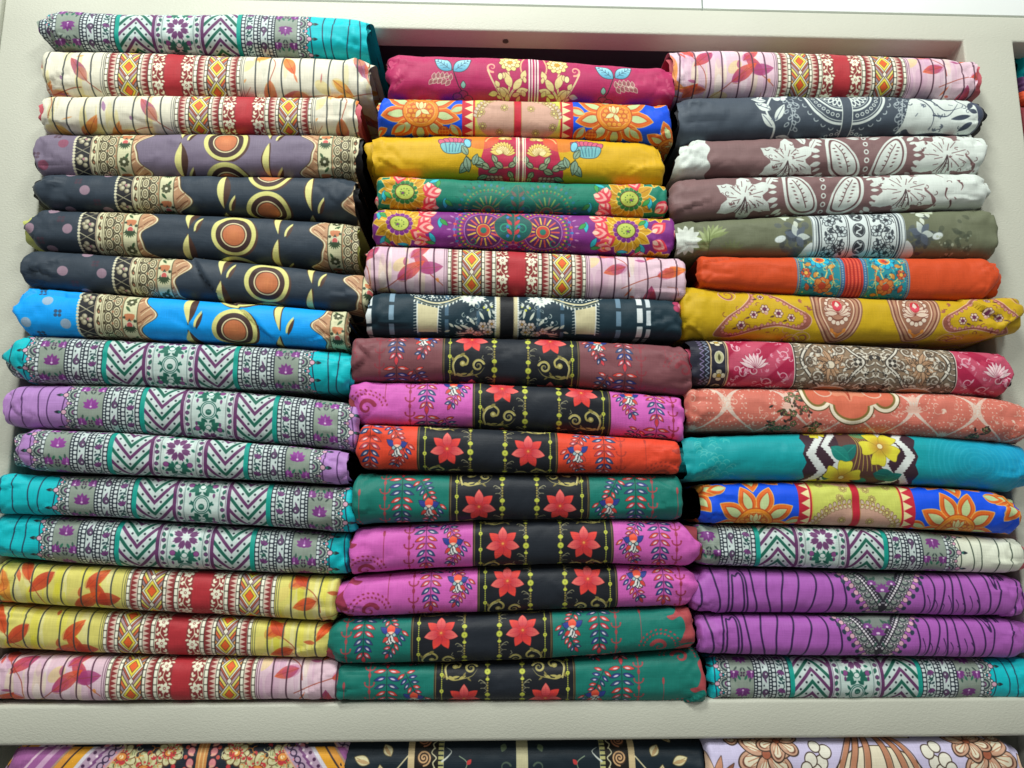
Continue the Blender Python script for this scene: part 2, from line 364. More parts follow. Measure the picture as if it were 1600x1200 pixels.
def bullseye(ground, dotc):
    c = Cv(ground, 72); CR, DK, OL = 'd2d2aa', '3a342e', '565238'
    # far field dots
    for x, y in ((258, 4), (318, 4), (288, -32)): c.ell(x, y, 8, None, dotc, al=.9)
    for y in (-26, 10):
        c.flower(300 if y > 0 else 270, y + 14, 7, 4, '2a6f60' if ground == '0e98df' else '4a3340', ph=45, pw=.4, al=.7)
    # bullseyes
    c.mir = False
    c.ell(2.5, 2, 36, 35.6, '52382e'); c.ell(0, 0, 35, 35, 'd8d684'); c.ell(0, 1, 28, 28.5, '3e2a28'); c.ell(0, 1, 20.5, 20.5, 'e3dcae'); c.ell(0, 1, 18.6, 18.6, '6b4630'); c.ell(0, 1, 17, 17, rgrad('cf8050', 'bf7048', 0, 0, 17))
    for sx in (-1, 1):
        c.leaf(sx * 72, 3, 66, 7.5, 90, '4a3128', bend=.10 * sx); c.leaf(sx * 70, 4, 64, 5.6, 90, 'dcd98c', bend=.07)
        c.leaf(sx * 71 + 9, 0, 30, 4, -68, 'dcd98c'); c.leaf(sx * 71 + 12, 2, 28, 3, -70, '4a3128')
    c.mir = True
    # wavy paisley edge
    for dx, col in ((0, '5b4630'), (1.6, 'e5dfb8'), (4, 'b98f6c')):
        c.full(100, 330, lambda X, Y, dx=dx: np.maximum((132 + 11 * np.sin(TAU * Y / 72) + 4 * np.sin(2 * TAU * Y / 72 + 1)) + dx - X, X - 239), col)
    for k in range(-3, 4):
        y = k * 12; x = 137 + 11 * math.sin(TAU * y / 72) + 4 * math.sin(2 * TAU * y / 72 + 1)
        c.line(cat([(x + 2, y - 5), (x + 9, y - 1), (x + 16, y - 3 + 8)], 4, False), 1.6, '7c5238'); c.line(cat([(x + 3, y - 1), (x + 9, y + 4), (x + 15, y + 10)], 4, False), 1.2, 'e3cfa6')
    # motif strip
    c.bar(149, 172, CR); c.bar(148.4, 149.6, '4b4a34'); c.bar(170.6, 171.8, '4b4a34'); c.bar(173.2, 174, '7d7a58')
    for y, t in ((-36, 0), (0, 1), (36, 0)):
        if t == 0:
            c.flower(160, y, 8, 8, '4d5238', None, 'e2e2c4', .3, .3); c.leaf(167, y + 8, 12, 2.2, 130, '3e5a38'); c.leaf(153, y - 14, 11, 2, 60, '3e5a38')
        else:
            c.poly(cat([(153, y - 15), (168, y - 15), (166, y - 6), (155, y - 6)], 3), 'c07a52'); c.poly([(160.5, y - 9), (169, y + 6), (160.5, y + 9), (152, y + 6)], '38463a'); c.ell(160.5, y + 2, 4.2, 5, 'c45c58', out='e2dcc0', ow=1.2)
            for a in range(20, 161, 20): c.leaf(160.5, y + 4, 12, 1.5, a, '33482f')
            c.ell(152, y - 5, 2.4, None, '33402f'); c.ell(168.5, y - 10, 2, None, '33402f')
    # net strip
    c.bar(174, 214, 'd9d6b0')
    for x, y0 in ((181, 0), (193, 9)):
        c.pell(x, 6.6, 9.6, 18, '3f3a2a', y0); c.pell(x, 5, 7.8, 18, 'd9d4ae', y0); c.pell(x, 3.4, 5.6, 18, '6c6146', y0); c.pell(x, 1.9, 3.4, 18, 'e0dab6', y0); c.pell(x, .9, 1.6, 18, '3f3a2a', y0)
        c.pell(x + 6, 2.2, 2.4, 18, '4c432e', y0 + 9); c.pell(x - 6.5, 1.7, 2, 18, 'a47a5c', y0 + 9)
    c.bar(200.4, 201.4, '5a5238'); c.bar(203.5, 204.3, '5a5238')
    for k in range(-2, 3):
        y = k * 18
        c.ell(208.4, y, 2.6, 4.6, '4e4330', 20); c.ell(208, y + 1, 1.2, 2, 'b77c5c', 20); c.leaf(209.5, y - 3, 8, 1.1, -105, '4e4330')
    # berry strip
    c.bar(213, 239, '25262a'); c.bar(213.4, 215, 'b8a98c'); c.pell(240, 2.3, 2.4, 5.2, 'd9d6b6')
    for k in (-1, 0, 1):
        y = k * 36
        for (bx, by, r) in ((221, -4, 4), (229, -9, 4.2), (230, 0, 4.4), (222, 5, 3.8), (234, -5, 3)):
            c.ell(bx, y + by, r, None, rgrad('dcd9bc', '7c765e', bx - 1, y + by - 1, r * 1.2))
        c.ell(224, y - 5, 2, None, 'b5838c'); c.line([(216, y + 22), (238, y + 10)], 1.2, 'c9c6a2'); c.line([(216, y + 9), (238, y + 22)], 1, '9a957a')
    return c

def lily_band(ground, side='8c2f3c', dark='1a5048'):
    c = Cv(ground, 96); BK, GO, LM = '171b22', '9c8f4a', 'c4cc4e'
    # ---- side field
    for k in range(-2, 3):     # trident chain
        y = k * 24
        c.line([(205, y - 12), (205, y + 12)], 1.5, side); c.arc(205, y - 3, 7, 5, 15, 165, 2, side); c.ell(198, y - 4, 1.6, None, side); c.ell(212, y - 4, 1.6, None, side)
        c.ell(205, y + 9, 2.2, 4, side); c.ell(205, y + 2, 2.6, 1.8, side)
    c.line([(243, -20), (244, 26)], 1, side); c.ell(243, -24, 2, 5.5, side)
    for r in (24, 31):
        for a in range(185, 356, 14): c.leaf(272 + r * math.cos(math.radians(a)), 36 + r * .85 * math.sin(math.radians(a)), 5, 1.5, a + 70, side)
    c.spiral(272, 36, 13, 1.2, 7, side, 200, 1)
    sc = cat([(330, -60), (300, -52), (302, -30), (296, -14), (284, -10), (292, -4), (306, -8), (312, 10), (304, 30), (318, 50), (345, 40), (350, 0), (345, -40)], 5)
    c.poly(sc, side); c.poly([(x, y + 96) for x, y in sc], side)
    # spray of paired leaves
    def spray(x, y, ang, n, step, L, w):
        a = math.radians(ang); dx, dy = math.cos(a), math.sin(a)
        c.line([(x, y), (x + dx * step * n, y + dy * step * n)], 1.1, dark)
        for i in range(n):
            t = step * (i + .3); px, py = x + dx * t, y + dy * t
            col = ('2b3f88', 'd8463c', '2f4a7a', 'c8404a')[(i // 2) % 4 if i % 2 else (i // 2 + 1) % 4]
            for sg in (-1, 1):
                la = ang + sg * (80 - 45 * i / n); l = L * (1 - .25 * i / n)
                c.leaf(px + 2 * math.cos(math.radians(la)), py + 2 * math.sin(math.radians(la)), l, w, la, col, '2a2438', .55)
                c.leaf(px + 5 * math.cos(math.radians(la)), py + 5 * math.sin(math.radians(la)) + .6, l * .5, w * .42, la, 'ded2da')
        c.leaf(x + dx * step * n, y + dy * step * n, L * .8, w, ang, 'cf3f48', '2a2438', .5)
    spray(179, -50, 90, 8, 10.2, 18.5, 3.1)
    spray(122, -8, 62, 6, 7, 13, 2.5)
    spray(152, -44, 118, 5, 7, 13, 2.5)
    # iris
    def iris(x, y):
        c.leaf(x - 2, y - 4, 14, 5, 200, '2c3f92', '1d2346', .6); c.leaf(x + 3, y - 3, 16, 4.4, -38, '2c3f92', '1d2346', .6)
        c.ell(x, y - 9, 6.2, 6.6, grad('f2674a', 'e03a2a', x, y - 14, x, y - 2)); c.ell(x, y - 3.5, 5.4, 2.6, 'f0c8b0')
        for a in (60, 90, 120): c.leaf(x, y - 1, 14, 3.8, a, 'e8e8e2', '27313a', .9)
        c.leaf(x - 4, y + 1, 12, 2.8, 132, 'd2453e', '27313a', .5); c.leaf(x + 4, y + 1, 12, 2.8, 48, 'd2453e', '27313a', .5)
        c.ell(x - 5, y - 1, 2.4, None, '9fc0c4', out='27313a', ow=.8); c.ell(x + 5, y - 1, 2.4, None, '9fc0c4', out='27313a', ow=.8); c.leaf(x, y + 2, 8, 1, 90, '49545a')
    iris(138, 2)
    # ---- dark band
    c.bar(0, 107, BK); c.bar(104.6, 106, '7c6a3c'); c.bar(107, 108, '5a4a2c')
    c.bar(0, 24, '1d242d')
    # gold bead rows
    c.pell(26.5, 1.5, 1.7, 4, GO); c.pell(26.5, 4.9, 4.9, 48, '6d742a', 4); c.pell(26.5, 4.2, 4.2, 48, LM, 4); c.pell(26.5, 1.1, 1.1, 48, '8c9434', 4)
    c.pell(26.5, 4, 3.3, 48, LM, -9); c.pell(26.5, 3, 2.2, 48, LM, 15)
    for k in (-1, 0, 1):
        for q in (0, 1): c.arc(34, k * 48 + 24 + q * 8, 6, 4, 120, 300, 1, '8d8a6c'); 
        c.line(cat([(30, k * 48 + 20), (37, k * 48 + 16), (40, k * 48 + 18)], 4, False), 1, 'aaa67e')
    c.bar(95.6, 96.2, GO); c.pell(96, .9, 1.1, 3, LM, 0); c.pell(96, 3, 3.1, 24, LM, 8); c.pell(96, 1, 1, 24, '7d8430', 8)
    # lily at y=0
    for k in (0, 2, 4, 6, 1, 3, 5):
        a = 90 + k * 360 / 7 + 26; ar = math.radians(a)
        c.leaf(62 + 2 * math.cos(ar), 2 * math.sin(ar), 24, 7.0, a, rgrad('b8283c', 'f0766a' if k % 2 else 'ec4a3a', 62, 0, 24), '9c2434', .45)
        c.line([(62 + 5 * math.cos(ar), 5 * math.sin(ar)), (62 + 20 * math.cos(ar), 20 * math.sin(ar))], .8, 'c8384a', al=.7)
    for k in range(9): c.leaf(62, 0, 8, 1.6, k * 40, 'd2383a')
    c.ell(62, 0, 4, None, 'c8453a'); c.ell(62, 0, 1.8, None, 'e69a4a')
    # scroll ornament at y=48
    g1, g2 = 'b5ab62', '867c42'
    c.spiral(52, 46, 10, 1.6, 3.6, g1, 200, 1); c.spiral(52, 46, 8.6, 1.3, 1.4, 'd9d292', 200, 1)
    c.line(cat([(88, 60), (78, 64), (64, 62), (50, 58), (42, 48)], 6, False), 2.6, g1, taper=True)
    c.line(cat([(88, 62), (91, 46), (86, 34), (76, 30), (68, 36), (70, 44), (77, 44)], 6, False), 3.2, g1)
    c.line(cat([(88, 60), (90, 46), (85, 36), (77, 32)], 6, False), 1, 'ddd79a')
    c.ell(76, 43, 4.4, None, g1); c.ell(76, 42.6, 2, None, 'd9d292')
    for (x, y, L, w, a) in ((86, 58, 12, 2.2, 150), (82, 61, 14, 2, 190), (70, 62, 12, 2, 200), (89, 40, 9, 2, -60), (80, 31, 9, 2.4, -150), (64, 60, 9, 1.6, 240), (90, 55, 8, 2, 60), (58, 60, 9, 1.6, 140)):
        c.leaf(x, y, L, w, a, g2 if L < 10 else g1)
    c.line([(44, 30), (46, 34), (43, 36)], .9, 'a9a680')
    return c
def gold_flower_magenta():                                   # magenta, gold centre flowers, blue leaves
    c = Cv('b02a5e', 130); G, D = 'e0cf8e', '5a1c34'
    c.bar(1.6, 3.6, 'f0e6d8'); c.bar(6, 8.6, 'f0e6d8'); c.bar(4.2, 5.4, '6a4a5a')
    c.line(cat([(12, -50), (18, -34), (22, -15), (16, 5)], 6, False), 2.6, 'e6b888')
    c.spiral(70, -14, 9, 1.3, 4, 'e8a890', 100, -1); c.line(cat([(77, -8), (70, 8), (60, 26), (50, 44), (46, 64)], 6, False), 3, 'dcc698')
    c.line(cat([(16, 2), (26, 14), (40, 34), (46, 60)], 6, False), 4.2, 'dccf9c'); c.line(cat([(44, -12), (40, 10), (44, 40)], 6, False), 3.4, G)
    for x, y, r in ((40, -26, 18),):
        c.flower(x, y, r, 10, 'ecd98a', '6a4a2c', 'd8b03c', .42, .26, 9); c.flower(x, y, r * .62, 8, 'f2e6b0', '7a5a30', 'c89a34', .4, .3)
    for (x, y, L, w, a) in ((38, 20, 28, 6.5, -70), (34, 24, 26, 6, -125), (40, 30, 24, 6, -20), (46, 38, 20, 5, -60), (30, 28, 22, 6, -165), (20, 6, 18, 5, -110), (60, 30, 16, 5, 10), (36, 34, 14, 4, 200), (52, 6, 12, 4, -100), (58, 20, 12, 4, -60), (14, 34, 12, 4, -60), (44, 48, 18, 4, -90), (28, 46, 14, 3.4, -110), (54, 40, 10, 3, -40), (14, 12, 12, 3, -80)):
        c.leaf(x, y, L, w, a, G, '7a3a3c', .6)
    c.ell(56, 2, 4, 6, 'e9dca0', out=D, ow=.7)
    for (x, y, L, w, a) in ((134, -4, 38, 11, -138), (138, -6, 36, 11, -40)):
        c.leaf(x, y, L, w, a, grad('9fd4e0', '4a9ab8', x, y - 20, x, y), '3a3038', 1.1, vein='2a4a5c')
        for k in range(4):
            ar = math.radians(a); px, py = x + math.cos(ar) * L * (.25 + .18 * k), y + math.sin(ar) * L * (.25 + .18 * k)
            for s_ in (-1, 1): c.line([(px, py), (px + 7 * math.cos(ar + s_ * .8), py + 7 * math.sin(ar + s_ * .8))], .8, '2a4a5c')
    c.line([(136, -8), (126, 20), (112, 40)], 1.4, '33282e')
    for k in range(5):
        for s_ in (-1, 1): c.leaf(168 - k * 7, 10 - k * 2 + k * k * .6, 11, 3.2, 90 * s_ - 40 + (0 if s_ > 0 else 30), '9a5a60', 'd8d4b8', .8)
    c.line([(170, 12), (140, 4)], .8, 'd8d4b8'); c.leaf(118, 24, 12, 4, -90, '86b8a8', '33282e', .8)
    for (x, y) in ((118, 34), (128, 38), (110, 42), (122, 48)): c.ell(x, y, 7, 6, 'a83a5c', out='3a2a34', ow=1); 
    for (x, y, r) in ((270, -20, 22), (265, 18, 16), (300, 5, 24)):
        c.ell(x, y, r, r * .8, 'c8587e', ring=1.6); c.spiral(x, y, r * .6, 1.4, 1.6, 'd88098', 30)
    for k in range(9): c.leaf(225 + 5 * (k % 3), -30 + k * 7, 10, 2.4, 30 * k, 'c04870')
    return c

def sunflower_blue(panel='c8cf62', inner='c9a08c'):          # royal blue ground, orange artichoke flowers, red saw edge
    c = Cv('0a52e6', 118); R = 'c02438'
    def head(x, y, sc):
        for k in range(9):
            a = k * 360 / 9 + 8
            c.leaf(x + 16 * sc * math.cos(math.radians(a)), y + 16 * sc * math.sin(math.radians(a)), 38 * sc, 11.5 * sc, a, 'dc6a22', 'e8b860', 1.3)
            c.leaf(x + 18 * sc * math.cos(math.radians(a)), y + 18 * sc * math.sin(math.radians(a)), 30 * sc, 7.6 * sc, a, 'c24a1c')
            c.leaf(x + 20 * sc * math.cos(math.radians(a)), y + 20 * sc * math.sin(math.radians(a)), 26 * sc, 5.8 * sc, a, 'b9cc92')
        c.ell(x, y, 24 * sc, 22 * sc, 'e08a28', out='b04818', ow=1.4); c.ell(x, y, 19 * sc, 17 * sc, 'cf6a24', out='e8b860', ow=1)
        for i in range(-2, 3):
            for j in range(-2, 3):
                if i * i + j * j < 7: c.ell(x + i * 7 * sc + (j % 2) * 3, y + j * 6.5 * sc, 3 * sc, 2.6 * sc, 'e29a38', out='b4501c', ow=.8)
        for a in (-120, -60, -95, 60, 150): c.leaf(x, y - 3, 14 * sc, 3.4 * sc, a, 'd6d79a', 'b8481e', .8)
    head(160, 50, 1.2); head(262, -14, .95)
    for (x, y, a) in ((186, -45, 40), (110, -45, 120), (110, 50, 200), (300, 20, 80), (205, -10, 10)):
        c.leaf(x, y, 30, 9, a, 'd8601e', 'e6b45a', 1.2); c.leaf(x, y, 24, 5, a, 'b6cc94')
    c.ell(122, -32, 9, 10, 'e08a38', out='b04818', ow=1.2)
    for q in range(9): c.ell(117 + 5 * (q % 3), -38 + 6 * (q // 3), 2.2, None, 'c8541e')
    c.bar(0, 92, panel); c.bar(72, 92, R); c.zig(74, 88, 15, 'e8dfa4'); c.bar(69.5, 71, 'd8b04a'); c.bar(71, 72.5, R)
    def arcf(X, Y): return np.hypot((X - 6) / 62, (Y - 59) / 46) - 1
    def arcf2(X, Y): return np.hypot((X - 6) / 62, ((Y + 59)) / 46) - 1
    for f in (arcf, arcf2):
        c.full(5, 69, lambda X, Y: f(X, Y) * 40, inner)
    for k in range(12):
        t = math.radians(4 + k * 7.6); x, y = 6 + 64 * math.sin(t), 59 - 48 * math.cos(t)
        c.ell(x, y, 3.6, 2.3, 'cdb8a4', math.degrees(t) + 60, out='8a6a4a', ow=.8); c.ell(6 + 57 * math.sin(t), 59 - 41 * math.cos(t), 3, 2, 'd8c8a0', math.degrees(t) - 50, out='8a6a4a', ow=.7)
        c.ell(6 + 60.5 * math.sin(t), 59 - 44.5 * math.cos(t), 2.2, 1, 'a8901e', math.degrees(t))
    for (x, y) in ((30, -34), (54, -18), (26, 6), (48, 26), (22, 42), (60, 50), (58, -44), (18, -10)):
        c.ell(x, y, 2.2, None, 'd8d07a', out='7a5a3a', ow=.8)
        for k in range(8): c.ell(x + 5 * math.cos(k * .785), y + 5 * math.sin(k * .785), 1.2, None, 'cdbf78', out='7a5a3a', ow=.5)
    c.bar(0, 5.8, R); c.bar(5.8, 6.5, '9a7a34')
    return c

def thistle_mustard():                                       # mustard, gold blossoms and grapes on red
    c = Cv('d2a812', 120); K = '34402e'
    c.poly(cat([(0, -60), (52, -58), (62, -20), (70, 20), (52, 50), (0, 62)], 6), 'b8284c'); c.ell(66, -44, 30, 22, 'd86a2c', al=.7)
    c.arc(28, -26, 32, 34, 90, 340, 2.4, 'e6b070')
    for (x, y, r) in ((30, -22, 21), (26, -50, 12)):
        for k in range(12): c.leaf(x, y + 6, r, r * .22, -175 + k * 15.5, 'e3c968', '7c5a2c', .6)
        for k in range(7): c.leaf(x, y + 6, r * .62, r * .2, -160 + k * 23, 'f0dfa0', '8c6a34', .5)
    for i in range(16):
        x, y = 34 + (i % 4) * 7 - (i // 4) * 1.5, 26 + (i // 4) * 7
        c.ell(x, y, 4.2, 4, 'c88c7c', out='6a2a30', ow=1); c.ell(x - 1, y - 1, 1.3, None, 'e2b8a4')
    for (x, y, L, w, a) in ((30, 8, 16, 5, -30), (38, 10, 16, 5, 20), (20, 6, 14, 4, -150), (20, 14, 14, 4.4, 120), (40, 0, 14, 4, -60), (52, 10, 18, 5, -30), (56, 22, 18, 5, 30), (64, 8, 20, 6, -50), (14, 24, 12, 4, 90), (62, 34, 16, 5, 70), (14, 44, 12, 4, 60), (10, 0, 12, 3.5, -100)):
        c.leaf(x, y, L, w, a, '9aa884', K, 1.1, vein=K)
    # thistle
    x, y = 112, -26
    for k in range(7): c.ell(x - 3 + (k - 3) * 7, y - 10 - 5 * math.cos((k - 3) * .5), 4.6, 7, 'c85a78', (k - 3) * 12, out='5a2a4a', ow=.9)
    c.poly(cat([(x - 22, y - 6), (x + 18, y - 8), (x + 12, y + 10), (x - 14, y + 10)], 5), '6fb4b8', '2c3c46', 1)
    for k in range(6): c.line([(x - 18 + 6 * k, y - 6), (x - 13 + 4.6 * k, y + 9)], .9, '24506a')
    for k in range(5): c.line([(x - 22 + 9 * k, y - 12), (x - 20 + 8 * k, y - 5)], .8, '7a2a5c')
    c.ell(x - 24, y - 8, 5, 9, '79c4d8', 15, out='2c3c46', ow=.9); c.line(cat([(90, -10), (74, 4), (60, 6)], 5, False), 1.6, K)
    for (lx, ly, L, w, a) in ((84, -2, 26, 7, 50), (90, -8, 24, 6, 100), (80, -4, 20, 6, 170), (88, -12, 18, 5, -60), (78, 4, 18, 5, -110)):
        c.leaf(lx, ly, L, w, a, '86a48c', K, 1.1, vein=K)
    for (x, y) in ((170, -56), (150, 60 - 2)):
        for k in range(7): c.leaf(x + k * 6 - 18, y + (k % 2) * 5, 12, 2.4, -40 - 30 * (k % 3), '2c3a4c')
    c.bar(0, 1.4, '8a4a4c'); c.bar(2.2, 5.4, 'f0e4cc'); c.bar(6.4, 8, 'f0e4cc')
    return c

def mandala(ground, fan, edge, petal, heart, dim=0.0, fy=18):                 # fan mandalas with big garden flowers at both ends
    c = Cv(ground, 118)
    c.ell(0, -42, 30, 12, 'b89a2c', al=.55)
    for k in range(14): c.leaf(-36 + k * 5.5, -40, 13, 2, -90 + (k % 5 - 2) * 25, 'c2a434', al=.6)
    for x, y in ((48, 26),):
        c.ell(x, y, 47, 47, ground, out=edge, ow=1)
        for a in range(0, 360, 12):
            ar = math.radians(a)
            c.ell(x + 47 * math.cos(ar), y + 47 * math.sin(ar), 3, 2, 'd8584c' if a % 24 else '3a78b8', a); c.leaf(x + 52 * math.cos(ar), y + 52 * math.sin(ar), 8, 1.4, a, edge)
        for r, col, rr in ((41, '1d6a58', 2.2), (38, 'c9a83c', 1.8), (35, 'c23a48', 1.4)):
            for a in range(0, 360, 10): c.ell(x + r * math.cos(math.radians(a)), y + r * math.sin(math.radians(a)), rr, None, col)
        c.ell(x, y, 31, None, fan); c.ell(x, y, 31, None, edge, ring=1.2)
        for a in range(0, 360, 20): c.line([(x + 14 * math.cos(math.radians(a)), y + 14 * math.sin(math.radians(a))), (x + 26 * math.cos(math.radians(a)), y + 26 * math.sin(math.radians(a)))], 2.6, 'e0c04a' if a % 40 else 'd8584c')
        c.ell(x, y, 10, None, 'c8483c', out='e0c04a', ow=1.2); c.ell(x, y, 5, None, '2a7a6a'); c.spiral(x + 18, y + 18, 9, 1.3, 2.4, '2a8a72')
    c.poly(cat([(0, -20), (14, -4), (30, 12), (24, 34), (0, 40)], 5), '1f5c58', 'c9583c', 1)
    for y in (-8, 8, 24): c.leaf(2, y + 8, 14, 3, -50, 'c83c44'); c.ell(9, y + 10, 2.6, None, '3f6ec0')
    c.spiral(14, 22, 10, 1.4, 2.6, '2a9a7a', 180)
    if dim: c.ell(0, 26, 118, 60, ground, al=dim)
    # garden flowers
    for (x, y, s_) in ((183, fy, 1.15), (236, fy - 52, .95)):
        for k in range(13):
            a = k * 27.7
            c.leaf(x + 10 * s_ * math.cos(math.radians(a)), y + 10 * s_ * math.sin(math.radians(a)), 27 * s_, 7.6 * s_, a, petal, 'efd88c' if petal != '2c7a3c' else 'c23a48', 1, vein='8a5a1e')
        for k in range(14): c.ell(x + 15 * s_ * math.cos(k * .45), y + 14 * s_ * math.sin(k * .45), 3.6 * s_, None, heart, out='e8c8a0', ow=.5)
        c.ell(x, y, 12.5 * s_, 10.5 * s_, 'b8c858', out='5a3a1c', ow=1.2); c.ell(x + 3, y + 2, 4, 3, '7a9a3c'); c.ell(x + 3, y + 2, 2, 1.6, '7a3a7c')
        for k in range(9): c.ell(x + 7 * math.cos(k * .7), y + 6 * math.sin(k * .7), 1, None, '4a6a2c')
    for (x, y, a) in ((136, 2, 60), (140, 44, -30), (146, -22, 100), (215, 56, 140), (128, 24, 0), (262, 14, 40), (190, -44, 80), (124, -8, 20), (160, 52, 200), (226, 20, -40), (226, 34, 30), (158, -34, -20)):
        for k, cc in enumerate(('d8384c', 'f0a8a0', 'e0505c', 'f6d0b8')): c.leaf(x, y, 30 - 6 * k, 11 - 2.4 * k, a, cc)
    for (x, y, a) in ((128, -30, 30), (126, 48, -60), (170, 56, 0), (216, -4, 90), (118, 6, 90), (206, 40, 60)): c.leaf(x, y, 18, 4, a, '2fb6c4', '1a4a6a', .7); c.leaf(x, y + 3, 16, 3.5, a + 50, '3a9a4a', '1a4a2a', .6)
    for k in range(12): c.ell(140 + (k * 37 % 40), -50 + k * 9, 1.8, None, 'e8c84a')
    return c

def lace_teal():                                             # dark teal with cream lace swags
    c = Cv('15303c', 120); W, CR = 'dce2da', 'd0c9a0'
    c.mir = False
    for x, w, cc, y0, al in ((-182, 4, '7d9cb0', 2, 1), (-140, 2.4, '5a7a90', 14, .6), (-95, 3, '54748c', -6, .8), (-45, 3, '54748c', 10, .6), (50, 3, '4a6a82', -2, .6), (88, 3, '54748c', 12, .8), (178, 4, '6f8ea4', 6, .9), (212, 4.6, 'd8e0e0', 0, 1), (226, 3.6, 'c4d0d4', 4, 1), (-218, 4.6, 'd8e0e0', 8, 1)):
        c.pbox(x, w, 12, 30, cc, y0=y0, al=al)
    c.mir = True
    # swag
    sw = cat([(56, -46), (74, -30), (96, -18), (120, -16), (146, -26)], 8, False)
    c.line(sw, 3, CR); c.line([(x, y + 5) for x, y in sw], 1, 'b0aa80')
    for x, y in sw[::2]: c.dots([(x, y - 6), (x + 3, y - 11), (x - 2, y - 16)], 1.3, W); c.leaf(x, y + 5, 6, 1.4, 80, W)
    c.poly([(108, -6), (142, -14), (140, 34), (110, 34)], CR); c.line([(142, -16), (141, 36)], 2, W); c.line([(108, -6), (110, 36)], 1.6, W)
    for y in range(-14, 36, 5): c.line([(142, y), (147, y + 1)], 1, W); c.line([(108, y), (104, y + 1)], 1, W)
    rs = np.random.RandomState(3)
    for k in range(60): c.ell(130 + rs.uniform(-22, 24), -34 + rs.uniform(-22, 10), rs.uniform(.7, 1.6), None, W)
    for k in range(40): c.ell(70 + rs.uniform(-20, 40), -48 + rs.uniform(-14, 10), rs.uniform(.7, 1.5), None, '9fb6bc')
    c.poly(cat([(30, -60), (60, -58), (50, -48), (34, -50)], 4), CR, W, 1)
    for k in range(3):
        x, y = 44 + 10 * k, -26 + (k % 2) * 6
        for a in range(-60, 241, 40): c.leaf(x, y, 12, 2.6, a, W)
    for (x, y, r) in ((30, 32, 8), (46, 38, 8), (38, 22, 7), (24, 18, 7), (58, 30, 6)):
        c.flower(x, y, r, 6, 'd8d0c6', '5a5450', 'b08a4a', .3, .36)
    for (x, y, L, a) in ((58, 26, 18, -20), (60, 34, 24, 10), (66, 40, 22, 25), (50, 20, 16, -50), (26, 10, 18, -80), (36, 12, 16, -60), (70, 28, 16, -30), (20, 36, 12, 160), (84, 24, 10, -40), (90, 30, 10, 20)):
        c.leaf(x, y, L, 2.2, a, 'ced6c4')
    c.dots([(30, -4), (36, -8), (24, -10)], 2, 'c6cc48'); c.dots([(62, 8), (72, 14)], 2, 'cfd4d0')
    for (x, y) in ((288, -30), (296, -20), (280, -18), (290, -42)): c.flower(x, y, 15, 5, 'a8385c', '5a1c34', 'd88098', .4, .4)
    c.filigree(22, 78, -56, 56, 60, ('c8d0c6', 'a8b4b0', '8a9a9c'), 4.5, 5, .9)
    c.bar(11, 17.5, CR); c.pell(18, 1.6, 1.8, 4, W); c.pell(11, 1.2, 2.8, 6, 'a49a78'); c.bar(0, 10.4, '14171c')
    return c

